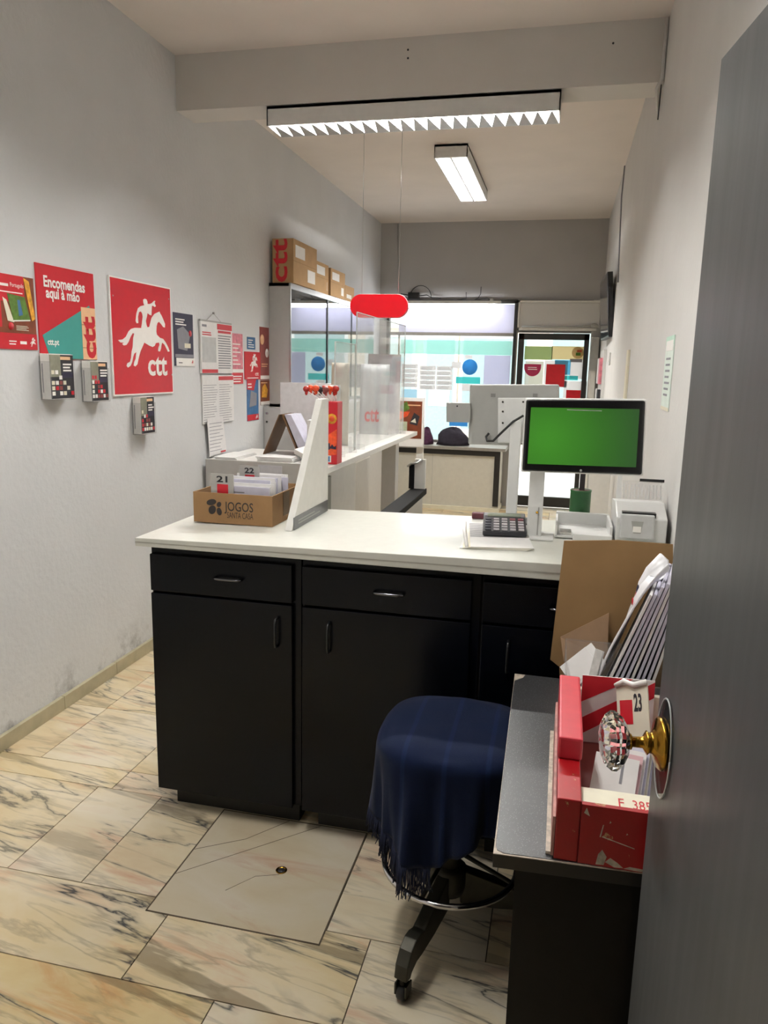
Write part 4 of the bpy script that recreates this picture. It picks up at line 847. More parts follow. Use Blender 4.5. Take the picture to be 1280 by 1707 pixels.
for P_ in ([(.105, .683), (.118, .684), (.122, .700), (.114, .712), (.108, .703)], [(.120, .690), (.135, .683), (.150, .684), (.140, .692), (.128, .699)], [(.112, .735), (.165, .722), (.165, .7235), (.112, .737)], [(.108, .735), (.112, .758), (.1135, .758), (.110, .735)], [(.150, .683), (.185, .682), (.186, .687), (.160, .688)], [(.080, .775), (.090, .770), (.084, .785)], [(.122, .762), (.125, .764), (.123, .767)], [(.150, .745), (.153, .747), (.151, .749)]): b.prism(P_, 0, .0005, cc, Ff)
fo = b.build('front_panel', t, bevel=.001)
b = MB(); Ft = frame('top', (0, 0, .7832)); b.text('F', .137, 1.21, .146, 1.236, M_red, Ft, 0, .0004); b.text('385', .160, 1.208, .19, 1.236, M_red, Ft, 0, .0004); part(b.build('marker_writing', fo), 'red marker writing on the cream front lip')
b = MB(); b.box((xr - .012, 1.259, zd), (xr, 1.65, .78), M_worn); b.build('side_panel', t)
b = MB(); b.box((.076, 1.645, zd), (xr - .013, 1.66, .80), M_papery); b.build('back_panel', t)
b = MB(); b.box((.076, 1.259, zd), (xr - .013, 1.644, zd + .004), M_maroon); b.build('bottom', t)
b = MB(); b.box((.034, 1.325, .7955), (.078, 1.625, .838), M_rail, None, .004); part(b.build('top_rail', t), 'red top rail, coloured pinkish as if lit')
b = MB(); b.box((.022, 1.2, zd), (.0345, 1.655, zd + .006), M_chip); b.box((.030, 1.19, zd + .006), (.0347, 1.65, .76), mat('peeling_edge', 'B08078', .6, var=.3, scale=40)); part(b.build('peeling_edge', t), 'peeling pale edge strip')
# mail inside the red tray
def env(name, P4, th, m, label, cat='envelope', group=None, deco=None):
    """thin sheet through 3 corners: origin, along u, along v"""
    o, u, v = (Vector(p) for p in P4); X = (u - o); Y = (v - o); n = X.cross(Y).normalized(); Lx, Ly = X.length, Y.length; X.normalize(); Y = n.cross(X)
    M = Matrix(((X.x, Y.x, n.x, o.x), (X.y, Y.y, n.y, o.y), (X.z, Y.z, n.z, o.z), (0, 0, 0, 1)))
    b = MB(); b.box((0, 0, -th), (Lx, Ly, 0), m, M)
    if deco: deco(b, M, Lx, Ly)
    return tag(b.build(name), label, cat, group)
def stripes(b, M, a, c):
    b.prism([(0, c * .35), (a, c * .98), (a, c * .75), (0, c * .1)], 0, .0006, M_red, M); b.prism([(0, c), (a * .7, c), (0, c * .6)], 0, .0006, M_red, M)
def addr(b, M, a, c):
    b.lines(a * .45, c * .2, a * .85, c * .45, 3, M_ink, M, .0004, .12); b.rect(a * .62, c * .62, a * .68, c * .9, M_ink, M, 0, .0005)
zi = zd + .006
env('envelope', ((.085, 1.62, zi), (.24, 1.63, zi), (.085, 1.638, zi + .15)), .004, M_paper, 'large white envelope with red diagonal stripes at the back of the red tray', deco=stripes)
for k in range(6):
    o_ = Vector((.086 + .0075 * k, 1.285 + .013 * k, zi + .012 + .002 * k))
    env('envelope', (o_, o_ + Vector((.078, -.016, .0)), o_ + Vector((.006, .105, .088))), .0035, (M_paper, mat('pink_envelope', 'D9B0B4', .7), M_paper, M_paperb, M_papery, M_paperb)[k], 'letter leaning in the stack at the front of the red tray', group='letters leaning in the red tray', deco=addr)
for k in range(3):
    env('envelope', ((.212 + k * .007, 1.275, zi), (.218 + k * .007, 1.44, zi), (.218 + k * .007, 1.275, zi + .11)), .002, M_paperb if k != 1 else M_paper, 'bluish letter standing edge-on beside the leaning letters', group='letters standing edge-on')
env('envelope', ((.236, 1.275, zi), (.318, 1.285, zi), (.236, 1.30, zi + .13)), .003, M_paper, 'red and white striped envelope beside the door edge', deco=stripes)
def mark(b, M, a, c): b.rect(a * .1, c * .35, a * .5, c * .75, M_red, M, 0, .0006); b.text('23', a * .55, c * .55, a * .8, c * .85, M_dink, M, 0, .0008, bold=.03); b.tube([(0, c, .002), (a * .3, c + .008, .006), (a * .6, c - .002, .004), (a, c + .004, .002)], .006, M_wprint, 8, M)
env('padded_packet', ((.165, 1.56, zi + .03), (.225, 1.53, zi + .055), (.190, 1.61, zi + .145)), .004, M_papery, 'white padded packet with a red patch sticking up from the tray', deco=mark)
# tub of mail behind it
t = thing('plastic_tub', (.18, 1.84, zd), 'clear plastic tub holding large envelopes on the side desk', 'tub')
b = MB(); X0, X1, Ya, Yb_ = .05, .325, 1.70, 1.968
b.box((X0, Ya, zd), (X1, Ya + .002, .80), M_clear); b.box((X0, Yb_ - .002, zd), (X1, Yb_, .80), M_clear); b.box((X0, Ya, zd), (X0 + .002, Yb_, .80), M_clear); b.box((X1 - .002, Ya, zd), (X1, Yb_, .80), M_clear); b.box((X0, Ya, zd), (X1, Yb_, zd + .002), M_clear); b.build('tub', t)
b = MB(); b.tube([(X0, Ya, .80), (X1, Ya, .80), (X1, Yb_, .80), (X0, Yb_, .80), (X0, Ya, .80)], .0025, M_clear, 6); b.build('rim', t)
zb = zd + .004
for k in range(9):
    xb = .106 + k * .0135; L_ = .365 - .008 * abs(k - 3) + random.random() * .015
    d = Vector((.120 - .0052 * k, 0, .345)).normalized() * L_
    def deco(b, M, a, c, k=k):
        b.text('||| |', a * .3, c * .6, a * .5, c * .7, M_dink, M, 0, .0006) if k in (3, 5) else None
    lab = 'large bluish envelope in the bundle leaning in the clear tub'
    env('envelope', ((xb + .045, 1.955, zb), (xb, 1.722, zb), (xb + .045 + d.x, 1.955, zb + d.z)), .0066 if k % 2 else .006, M_paperb if k % 4 else M_paper, lab, group='large envelopes bundled in the tub', deco=deco)
# white wrapped bag in front of the bundle
t = thing('mailing_bag', (.09, 1.80, zb), 'crumpled white plastic mailing bag with red marks against the envelope bundle', 'mailing bag')
b = MB(); n = 14; vs = []; fs = []
for j in range(n + 1):
    for i in range(n + 1):
        u, v = i / n, j / n; wv = .006 * math.sin(9 * v + 5 * u) + .006 * math.sin(17 * u - 7 * v) * v
        q_ = max(0, v - .8) / .2; top = (.022 * math.sin(11 * u + .6) + .012 * math.sin(23 * u)) * q_
        vs.append((.086 + .120 * v + wv * (.6 + q_) + .045 * u + .03 * q_ * q_ + .012 * q_ * math.sin(15 * u), 1.735 + .2 * u, zb + .36 * v + top))
k = len(vs); vs += [(p[0] + .004, p[1], p[2]) for p in vs]
for j in range(n):
    for i in range(n): a = j * (n + 1) + i; fs.append((a, a + n + 1, a + n + 2, a + 1)); fs.append((k + a, k + a + 1, k + a + n + 2, k + a + n + 1))
edge = [i for i in range(n + 1)] + [j * (n + 1) + n for j in range(1, n + 1)] + [n * (n + 1) + i for i in range(n - 1, -1, -1)] + [j * (n + 1) for j in range(n - 1, 0, -1)]
for i in range(len(edge)): a, c = edge[i], edge[(i + 1) % len(edge)]; fs.append((a, c, k + c, k + a))
b.add(vs, fs, mat('white_film', 'E4E3E6', .3, var=.06, scale=20), None, True); b.build('bag', t)
b = MB(); 
for (v, u, m, r_) in ((.82, .15, M_red, .006), (.86, .35, M_navyp, .010), (.80, .55, M_red, .006)):
    x = .086 + .120 * v + .045 * u - .002; y = 1.735 + .2 * u; z = zb + .36 * v; b.ball((x, y, z), r_, m, 6, .35, .6, 1.6)
part(b.build('printed_mark', t), 'red and blue printed marks')
for k in range(2):
    dk_ = Vector((.014 * k, .022 * k, .004 * k)); env('envelope', (at(957, 1147, 1, 1.76) + dk_, at(1001, 1113, 1, 1.765) + dk_, at(948, 1104, 1, 1.80) + dk_), .004, M_paper, 'short white envelope leaning at the left side of the tub', group='short envelopes in the tub')
env('mail_packet', ((.084, 1.725, zb + .002), (.100, 1.71, zb + .002), (.138, 1.735, zb + .17)), .006, mat('printed_grey_paper', 'C3C2BE', .6, var=.12, scale=60), 'narrow printed grey packet leaning beside the short envelopes', 'packet')
# cardboard sheet behind
P = lambda u, v: at(u, v, 1, 2.005)
t = thing('cardboard_sheet', (.16, 2.01, .70), 'large upright brown cardboard sheet leaning behind the tub of mail', 'cardboard')
b = MB(); b.prism([(p.x, p.z) for p in (P(940, 902), P(1030, 901), P(1122, 908), P(1122, 1190), P(935, 1190), P(932, 1112), P(917, 1100))], -2.012, -2.007, mat('cardboard_sheet_brown', '9A7950', .8, var=.06, scale=12, bump=.2, bscale=25), Matrix(((1, 0, 0, 0), (0, 0, -1, 0), (0, 1, 0, 0), (0, 0, 0, 1)))); b.build('sheet', t)
b = MB(); fl = [at(u, v, 1, y) for u, v, y in ((934, 1062, 2.005), (1015, 1022, 2.005), (1012, 1100, 1.975), (940, 1105, 1.975))]
b.add(fl + [p + Vector((0, .003, 0)) for p in fl], [(0, 3, 2, 1), (4, 5, 6, 7), (0, 1, 5, 4), (1, 2, 6, 5), (2, 3, 7, 6), (3, 0, 4, 7)], mat('cardboard_flap', '94765A', .8)); b.build('flap', t)

# ------------------------------------------------------------------ stool and cloth
sx, sy = -.212, 1.785
t = thing('stool', (sx, sy, 0), 'swivel work stool on curved metal legs under the navy cloth', 'stool')
b = MB(); b.lathe([(.12, .545), (.16, .55), (.172, .565), (.172, .585), (.16, .597), (.02, .60)], mat('seat_vinyl', '1B1B20', .6), Matrix.Translation((sx, sy, 0)), n=32); b.build('seat', t)
b = MB(); b.lathe([(.028, .14), (.028, .36), (.02, .365), (.02, .545)], M_iron, Matrix.Translation((sx, sy, 0)), n=20); b.lathe([(.04, .13), (.045, .15), (.045, .20), (.03, .21)], M_iron, Matrix.Translation((sx, sy, 0)), n=20); b.build('column', t)
ring = []
for k in range(49): a = 2 * PI * k / 48; ring.append((sx + .175 * math.cos(a), sy + .175 * math.sin(a), .215))
b = MB(); b.tube(ring, .008, M_chrome, 10, cap=False); b.build('foot_ring', t)
b = MB()
for k in range(4): a = math.radians(-106 + 90 * k); b.tube([(sx + .028 * math.cos(a), sy + .028 * math.sin(a), .25), (sx + .175 * math.cos(a), sy + .175 * math.sin(a), .215)], .006, M_iron, 8)
b.build('ring_strut', t)
for k in range(3):
    a = math.radians(-106 + 120 * k); M = Matrix.Translation((sx, sy, 0)) @ Matrix.Rotation(a, 4, 'Z') @ Matrix(((1, 0, 0, 0), (0, 0, -1, 0), (0, 1, 0, 0), (0, 0, 0, 1)))
    rr = .255; b = MB()
    top = [(.03, .20), (.08, .18), (.14, .155), (.18, .138), (.20, .145), (.225, .145), (.25, .13), (.270, .10), (.276, .066)]; bot = [(.252, .060), (.242, .075), (.225, .082), (.19, .080), (.12, .085), (.03, .10)]
    b.prism(top + bot, -.017, .017, M_iron, M); lg = b.build('leg', t, bevel=.004)
    c = MB(); cx_ = rr; c.tube([(cx_ + .005, .075, 0), (cx_ + .005, .045, 0)], .008, M_iron, 10, M); c.box((cx_ - .012, .02, -.016), (cx_ + .018, .05, -.012), M_iron, M); c.box((cx_ - .012, .02, .012), (cx_ + .018, .05, .016), M_iron, M); co = c.build('caster_fork', lg)
    c = MB(); Mw = M @ Matrix.Translation((cx_, .0235, 0)); c.lathe([(.012, -.011), (.021, -.010), (.0232, -.005), (.0232, .005), (.021, .010), (.012, .011)], M_rubber, Mw, n=22); c.build('wheel', lg)
# navy fringed cloth
def cloth_mat():
    m = mat('navy_cloth', '0A152E', .9, var=.08, scale=10, bump=.25, bscale=420, spec=.1); nt = m.node_tree; L = nt.links; bs = nt.nodes['Principled BSDF']; base = bs.inputs['Base Color'].links[0].from_socket
    bs.inputs['Sheen Weight'].default_value = .05
    tc = nt.nodes.new('ShaderNodeTexCoord'); sp = nt.nodes.new('ShaderNodeSeparateXYZ'); L.new(tc.outputs['UV'], sp.inputs[0])
    w_ = nt.nodes.new('ShaderNodeMath'); w_.operation = 'PINGPONG'; w_.inputs[1].default_value = .05; L.new(sp.outputs[0], w_.inputs[0])
    r = nt.nodes.new('ShaderNodeValToRGB'); r.color_ramp.elements[0].position = .004; r.color_ramp.elements[1].position = .007; r.color_ramp.elements[0].color = (.5, .5, .5, 1); r.color_ramp.elements[1].color = (0, 0, 0, 1); L.new(w_.outputs[0], r.inputs[0])
    mx = nt.nodes.new('ShaderNodeMixRGB'); mx.inputs[2].default_value = lin('162448'); L.new(r.outputs[0], mx.inputs[0]); L.new(base, mx.inputs[1]); L.new(mx.outputs[0], bs.inputs['Base Color']); return m
M_cloth = cloth_mat()
t = thing('throw_cloth', (sx, sy, .33), 'navy blue fringed cloth draped over the stool', 'cloth')
NA, NR, NH = 120, 10, 22
def ang_r(a):      # rounded-square outline of the covered seat
    n = 3.2; return .170 / ((abs(math.cos(a)) ** n + abs(math.sin(a)) ** n) ** (1 / n))
def hem(a):
    d = lambda c, w: math.exp(-(((a - math.radians(c) + PI) % (2 * PI) - PI) / math.radians(w)) ** 2)
    return .20 + .085 * d(258, 26) + .015 * d(215, 30) - .02 * d(310, 25) + .02 * d(20, 40)
def clothpt(i, s):
    a = 2 * PI * i / NA; R = ang_r(a)
    if s <= 1:      # over the seat
        q = R * s; z = .608 + .004 * math.sin(5 * a) * s * s - .010 * max(0, (s - .75) / .25) ** 2 * 1.0
        return Vector((sx + q * math.cos(a), sy + q * math.sin(a), z))
    f = s - 1; L_ = hem(a); rr_ = .022
    if f < .12: th = f / .12 * PI / 2; off = rr_ * math.sin(th); z = .598 - rr_ * (1 - math.cos(th))
    else: off = rr_ - .004 * (f - .12); z = .598 - rr_ - (f - .12) / .88 * (L_ - rr_)
    g = max(0, f - .08); fold = g * (.014 * math.sin(9 * a + .8) + .009 * math.sin(17 * a + 2.1 + 2 * f) + .006 * math.sin(31 * a))
    q = R + off + fold
    x = sx + q * math.cos(a); y = sy + q * math.sin(a)
    x = min(x, -.040 if z > .66 else -.034)
    return Vector((x, y, z))
ss = [j / NR for j in range(NR + 1)] + [1 + (j + 1) / NH for j in range(NH)]
vs = []; uvp = []
for j, s in enumerate(ss):
    for i in range(NA): p = clothpt(i, s); vs.append(p); uvp.append((p.x - sx + (0 if s <= 1 else 0), p.y))
fs = []
for j in range(len(ss) - 1):
    for i in range(NA):
        if j == 0: continue
        fs.append((j * NA + i, (j + 1) * NA + i, (j + 1) * NA + (i + 1) % NA, j * NA + (i + 1) % NA))
vs2 = vs[NA:]; fs = [tuple(k - NA for k in f) for f in fs]; uvp = uvp[NA:]
vs2.append(Vector((sx, sy, .608))); uvp.append((0, sy)); fs += [(i, (i + 1) % NA, len(vs2) - 1) for i in range(NA)]; fs = [f[::-1] for f in fs] if False else fs
b = MB(); b.add(vs2, fs, M_cloth, None, True); o = b.build('cloth', t)
uv = o.data.uv_layers.new(name='UVMap')
for lp in o.data.loops: uv.data[lp.index].uv = uvp[lp.vertex_index]
sm = o.modifiers.new('thickness', 'SOLIDIFY'); sm.thickness = .002; sm.offset = 1
b = MB(); M_fr = mat('navy_yarn', '0E1630', .95)
for i in range(300):
    a = math.radians(150) + math.radians(112) * i / 300; ii = a / (2 * PI) * NA; p = clothpt(ii, 2.0); d = Vector((math.cos(a), math.sin(a), 0))
    L_ = .038 + .05 * math.exp(-((a - math.radians(238)) / .40) ** 2) * (.7 + .3 * random.random()) + random.random() * .012
    j1 = Vector((random.uniform(-1, 1), random.uniform(-1, 1), 0)) * .006; j2 = Vector((random.uniform(-1, 1), random.uniform(-1, 1), 0)) * .010
    b.tube([p + Vector((0, 0, .003)), p + j1 - Vector((0, 0, L_ * .5)), p + j2 - Vector((0, 0, L_))], [.0016, .0014, .0011], M_fr, 5)
b.build('fringe', t)

# ------------------------------------------------------------------ grey door in the foreground
def door_mat():
    m = mat('grey_door_paint', '545556', .36, var=.1, scale=2.5, spec=.4); nt = m.node_tree; L = nt.links; bs = nt.nodes['Principled BSDF']
    tc = nt.nodes.new('ShaderNodeTexCoord'); mp = nt.nodes.new('ShaderNodeMapping'); mp.inputs['Scale'].default_value = (14, 14, 1.2); L.new(tc.outputs['Object'], mp.inputs[0])
    n = nt.nodes.new('ShaderNodeTexNoise'); n.inputs['Scale'].default_value = 3; n.inputs['Detail'].default_value = 6; L.new(mp.outputs[0], n.inputs['Vector'])
    mr = nt.nodes.new('ShaderNodeMapRange'); mr.inputs[3].default_value = .26; mr.inputs[4].default_value = .46; L.new(n.outputs['Fac'], mr.inputs[0]); L.new(mr.outputs[0], bs.inputs['Roughness'])
    bp = nt.nodes.new('ShaderNodeBump'); bp.inputs['Strength'].default_value = .12; bp.inputs['Distance'].default_value = .002; L.new(n.outputs['Fac'], bp.inputs['Height']); L.new(bp.outputs[0], bs.inputs['Normal']); return m
t = struct(bpy.data.objects.new('door_1', None)); C.objects.link(t); t.location = (.286, .30, 0)
e = Vector((.1745, 1.15, 0)); dv = Vector((math.sin(math.radians(7.6)), -math.cos(math.radians(7.6)), 0)); nv = Vector((-dv.y * -1, dv.x * -1, 0)); nv = Vector((dv.y, -dv.x, 0)).normalized()
if nv.x > 0: nv = -nv
Md = Matrix(((dv.x, 0, nv.x, e.x), (dv.y, 0, nv.y, e.y), (0, 1, 0, 0), (0, 0, 0, 1)))      # local: along leaf, up, out of the face
b = MB(); b.box((0, .012, -.035), (.85, 1.908, 0), door_mat(), Md); b.build('door_leaf', t, bevel=.0015)
kz = .958; ku = .055
k = MB(); pts = [(.038 * math.cos(2 * PI * i / 32) + ku - .002, .078 * math.sin(2 * PI * i / 32) + kz - .004) for i in range(32)]; k.prism(pts, .0006, .0035, clear('glass_plate', (.86, .88, .88), .10, .03), Md); ko = part(k.build('finger_plate', t), 'clear oval finger plate')
k = MB(); k.tube([(p[0], p[1], .003) for p in pts + [pts[0]]], .0013, mat('plate_rim', 'C4C6C6', .2), 8, Md); part(k.build('plate_rim', ko), 'pale bevelled rim')
Mk = Md @ Matrix.Translation((ku - .01, kz, 0))
k = MB(); k.lathe([(.038, .0036), (.040, .006), (.036, .010), (.022, .014), (.016, .018), (.015, .022), (.018, .025), (.0135, .028), (.0085, .031), (.008, .046), (.012, .048), (.012, .051), (.008, .052)], M_brass, Mk, n=28); ro = part(k.build('brass_rose', t), 'polished brass rose and shank')
def cut_glass():
    m = bpy.data.materials.new('cut_glass'); m.use_nodes = True; bs = m.node_tree.nodes['Principled BSDF']; bs.inputs['Transmission Weight'].default_value = 1; bs.inputs['Roughness'].default_value = .03; bs.inputs['IOR'].default_value = 1.45; bs.inputs['Base Color'].default_value = (.97, .96, .93, 1); return m
k = MB(); k.lathe([(.010, .050), (.022, .054), (.036, .062), (.042, .070), (.042, .077), (.036, .085), (.024, .091), (.010, .093)], cut_glass(), Mk, n=24, smooth=False, lobes=12, amp=.05); part(k.build('glass_knob', t), 'faceted clear glass knob')

# ------------------------------------------------------------------ back of the shop
# window
t = struct(bpy.data.objects.new('window_1', None)); C.objects.link(t); t.location = (-1.24, YB, WZ0)
M_frame = mat('black_window_frame', '1E1C1B', .4); M_frameL = mat('aluminium_frame', '9E9A94', .4, metal=.3)
ya, yb = YB - .03, YB + .05
b = MB(); b.box((WX0 - .03, ya, WZ1 - .025), (WX1 + .02, yb, WZ1 + .012), M_frame); b.box((WX1 - .012, ya, WZ0 - .02), (WX1 + .02, yb, WZ1), M_frame); b.box((WX0 - .03, ya, WZ0 - .02), (WX0, yb, WZ1), M_frame); b.build('window_frame', t)
b = MB(); b.box((WX0, YB - .012, WZ0 - .02), (WX1 - .012, yb, WZ0), M_frameL); b.box((WX0, YB + .0, 1.865), (WX1 - .012, YB + .03, 1.90), M_frameL); b.box((-1.83, YB, WZ0), (-1.815, YB + .03, 1.865), M_frameL); b.build('glazing_bar', t)
b = MB(); b.box((WX0, YB + .012, WZ0), (WX1 - .012, YB + .016, WZ1 - .025), M_glass); b.build('glass_pane', t)
def film(name, col, tr, alpha):
    if name in MATS: return MATS[name]
    m = bpy.data.materials.new(name); m.use_nodes = True; nt = m.node_tree; nt.nodes.clear(); L = nt.links; o = nt.nodes.new('ShaderNodeOutputMaterial'); d = nt.nodes.new('ShaderNodeBsdfTranslucent'); d.inputs[0].default_value = lin(col); d2 = nt.nodes.new('ShaderNodeBsdfDiffuse'); d2.inputs[0].default_value = lin(col); ms = nt.nodes.new('ShaderNodeMixShader'); ms.inputs[0].default_value = .45; L.new(d.outputs[0], ms.inputs[1]); L.new(d2.outputs[0], ms.inputs[2])
    tp = nt.nodes.new('ShaderNodeBsdfTransparent'); mx = nt.nodes.new('ShaderNodeMixShader'); mx.inputs[0].default_value = alpha; L.new(tp.outputs[0], mx.inputs[1]); L.new(ms.outputs[0], mx.inputs[2]); L.new(mx.outputs[0], o.inputs[0]); MATS[name] = m; return m
yf = YB + .011
def wfilm(name, x0, z0, x1, z1, m, y=yf, par=None): b = MB(); b.box((x0, y - .0006, z0), (x1, y, z1), m); return b.build(name, par or t)
wfilm('upper_film', WX0 + .1, 1.90, WX1 - .015, 2.20, film('lavender_film', 'DADAF2', 1, .75))
wfilm('teal_band', -1.80, 1.665, WX1 - .02, 1.815, film('teal_film', 'A8E6DF', 1, .6))
wfilm('side_film', -.86, 1.0, -.575, 1.66, film('lavender_film2', 'CFCFEA', 1, .7))
PF = film('notice_paper', 'F0F0F2', 1, .95); FI = frame('front', (0, yf - .001, 0))
k = 0
for (xa, xb, z0, z1, n) in ((-1.785, -1.60, 1.29, 1.55, 5), (-1.575, -1.395, 1.27, 1.535, 5), (-1.385, -1.205, 1.27, 1.535, 5)):
    for i in range(n):
        h_ = (z1 - z0) / n; b = MB(); b.box((xa, yf - .0014, z0 + i * h_ + .004), (xb, yf - .0008, z0 + (i + 1) * h_), PF); b.lines(xa + .015, z0 + i * h_ + .012, xb - .01, z0 + (i + 1) * h_ - .006, 3, M_ink, FI @ Matrix.Translation((0, 0, .0004)), .0003, .25, .2); b.build('ticket_notice', t)
wfilm('pale_blue_panel', -1.78, 1.16, -1.60, 1.27, film('pale_blue_film', 'BFE3F5', 1, .8))
b = MB(); b.lathe([(.085, 0), (.085, .0006)], film('blue_film', '4FA9E6', 1, .9), frame('front', at(783, 612, 1, yf - .001)), n=28); b.build('blue_disc', t)
p0, p1 = at(760, 628, 1, yf), at(800, 640, 1, yf); wfilm('cyan_strip', p0.x, p1.z, p1.x, p0.z, film('cyan_film', '5FDDE0', 1, .85), yf - .001)
for (u0, v0, u1, v1) in ((753, 603, 768, 614), (770, 640, 785, 652), (775, 592, 787, 598)):
    p0, p1 = at(u0, v0, 1, yf), at(u1, v1, 1, yf); wfilm('small_notice', p0.x, p1.z, p1.x, p0.z, PF, yf - .0016)
p0, p1 = at(749, 703, 1, yf), at(779, 711, 1, yf); wfilm('blue_label', p0.x, p1.z, p1.x, p0.z, film('sky_blue_film', '5AB0E6', 1, .9))
# display sill box under the window
t = thing('window_bench', (-1.24, 8.2, 0), 'white window display plinth with black frame under the shop window', 'plinth')
b = MB(); b.box((-2.04, 8.02, .04), (-.60, 8.38, .655), mat('cream_panel', 'CFCBBF', .5, var=.03)); b.build('panel', t)
b = MB(); b.box((-2.04, 8.0, .6), (-.60, 8.02, .655), M_frame); b.box((-.66, 8.0, .06), (-.60, 8.02, .6), M_frame); b.box((-1.33, 8.018, .04), (-1.327, 8.021, .6), M_greypl); b.build('trim', t)
b = MB(); b.box((-2.045, 7.97, .656), (-.545, 8.385, .69), M_frameL); b.build('sill_board', t, bevel=.003)
b = MB(); b.box((-2.045, 7.985, 0), (-.59, 8.38, .04), M_papery); b.build('plinth', t)
def lump(u0, u1, v0, v1, m, label, y=8.15, name='garment'):
    p0, p1 = at(u0, v1, 1, y), at(u1, v0, 1, y); cx_ = (p0.x + p1.x) / 2; hx = (p1.x - p0.x) / 2; hz = p1.z - .691; n, q = 16, 8; vs = []; fs = []
    for j in range(q + 1):
        for i in range(n):
            a = 2 * PI * i / n; th = PI / 2 * j / q; r_ = math.cos(th) * (1 + .12 * math.sin(3 * a + j)) ; vs.append((cx_ + hx * r_ * math.cos(a), y + .12 * r_ * math.sin(a), .691 + hz * math.sin(th) * (1 + .1 * math.sin(2 * a + 1)) + (.0 if j else 0)))
    for j in range(q):
        for i in range(n): fs.append((j * n + i, j * n + (i + 1) % n, (j + 1) * n + (i + 1) % n, (j + 1) * n + i))
    fs.append(tuple(range(n))[::-1]); b = MB(); b.add(vs, fs, m, None, True); tag(b.build(name), label, 'clothing')
lump(700, 722, 714, 734, mat('plum_fabric', '4A2440', .9, var=.3), 'plum coloured bundle at the left end of the window sill')
lump(727, 782, 715, 734, mat('dark_fabric', '2A2530', .9, var=.3), 'dark crumpled garment lying on the window sill')
# box and cables on top of window frame
p = at(690, 495, 1, 8.38)
t = thing('adapter_box', (p.x, 8.385, WZ1 + .0125), 'black power box with looping cables above the shop window', 'power box')
b = MB(); b.box((p.x - .065, 8.36, WZ1 + .0125), (p.x + .06, 8.41, WZ1 + .085), M_black, None, .004); b.build('box', t)
b = MB(); L_ = []
for k in range(17): a = PI * k / 16; L_.append((p.x + .07 - .12 * math.cos(a), 8.395, WZ1 + .03 + .13 * math.sin(a)))
b.tube(L_, .004, M_cable, 6); b.build('cable', t); b = MB(); b.tube([(p.x + .06, 8.39, WZ1 + .05), (p.x + .14, 8.39, WZ1 + .06), (p.x + .2, 8.39, WZ1 + .03), (p.x + .3, 8.39, WZ1 + .022)], .005, M_cable, 6)
b.build('cable', t); b = MB(); L_ = [at(u, v, 1, 8.40) for u, v in ((802, 478), (801, 490), (797, 497), (790, 500), (812, 497), (818, 500))]; b.tube(L_, .004, M_cable, 6); b.build('cable', t); b = MB(); L_ = [at(u, v, 1, 8.40) for u, v in ((777, 487), (777, 498), (760, 500))]; b.tube(L_, .004, M_cable, 6)
b.build('cable', t); b = MB(); L_ = [at(u, v, 1, 8.40) for u, v in ((668, 490), (682, 492), (690, 496))]; b.tube(L_, .006, M_cable, 6); b.build('cable', t)
b = MB(); L_ = [at(663, 374, 1, 8.41), at(664, 485, 1, 8.41)]; b.tube(L_, .006, M_wallB, 8); tag(b.build('conduit_pipe'), 'thin painted conduit running up the dark back wall above the power box', 'conduit')
# panel box above the entrance
t = struct(bpy.data.objects.new('trim_3', None)); C.objects.link(t); t.location = (-.1, YB, 1.93)
p0, p1 = at(864, 505, 1, 8.38), at(999, 553, 1, 8.38); b = MB(); b.box((-.50, 8.36, 1.955), (.33, 8.42, 2.215), M_wallR); b.build('shutter_box', t, bevel=.004)
b = MB(); b.box((-.515, 8.35, 2.215), (.345, 8.43, 2.235), M_white); b.box((-.515, 8.35, 1.93), (.30, 8.43, 1.955), M_white); b.box((-.515, 8.35, 1.93), (-.50, 8.43, 2.235), M_white); b.build('moulding', t)
b = MB(); b.tube([(-.47, 8.345, 1.965), (.1, 8.345, 1.962), (.2, 8.34, 1.975), (.30, 8.34, 1.985)], .010, M_greypl, 8); b.ball((.28, 8.335, 1.98), .03, M_greypl, 8, 1.3, .8, .8); b.build('cable', t)
# entrance door
t = struct(bpy.data.objects.new('door_2', None)); C.objects.link(t); t.location = (-.13, YB, 0)
fw = .065; ya, yb = YB + .0, YB + .045
b = MB(); b.box((DX0 + .005, ya, DZ1 - fw), (DX1 - .005, yb, DZ1), M_frame); b.box((DX0 + .005, ya, .02), (DX0 + fw, yb, DZ1), M_frame); b.box((DX1 - fw * .85, ya, .02), (DX1 - .005, yb, DZ1), M_frame); b.box((DX0 + .005, ya, .02), (DX1 - .005, yb, .13), M_frame); b.build('door_frame', t)
b = MB(); b.box((DX0 + fw, ya + .02, .13), (DX1 - fw * .85, ya + .024, DZ1 - fw), M_glass); b.build('glass_pane', t)
y = ya + .0195
def st(u0, v0, u1, v1, m, name='sticker', yy=None): p0, p1 = at(u0, v0, 1, y), at(u1, v1, 1, y); return wfilm(name, p0.x, p1.z, p1.x, p0.z, m, yy or y, t)
st(875, 577, 920, 600, film('sage_film', 'A9BC83', 1, .85), 'green_band'); st(920, 577, 975, 600, film('cream_film', 'E6DDB8', 1, .9), 'cream_band')
b = MB(); c = at(963, 588, 1, y - .001); b.lathe([(.062, 0), (.062, .0006)], film('beige_film', 'EBD9B0', 1, .95), frame('front', c), n=24); b.prism([(c.x - .02, c.z - .03), (c.x + .03, c.z - .03), (c.x + .03, c.z), (c.x - .02, c.z)], .0006, .0012, film('leaf_film', '7DB45A', 1, .95), frame('front', (0, c.y, 0))); b.rect(c.x - .01, c.z + .005, c.x + .04, c.z + .03, film('coral_film', 'F08060', 1, .95), frame('front', (0, c.y, 0)), .0006, .0012); b.build('round_sticker', t)
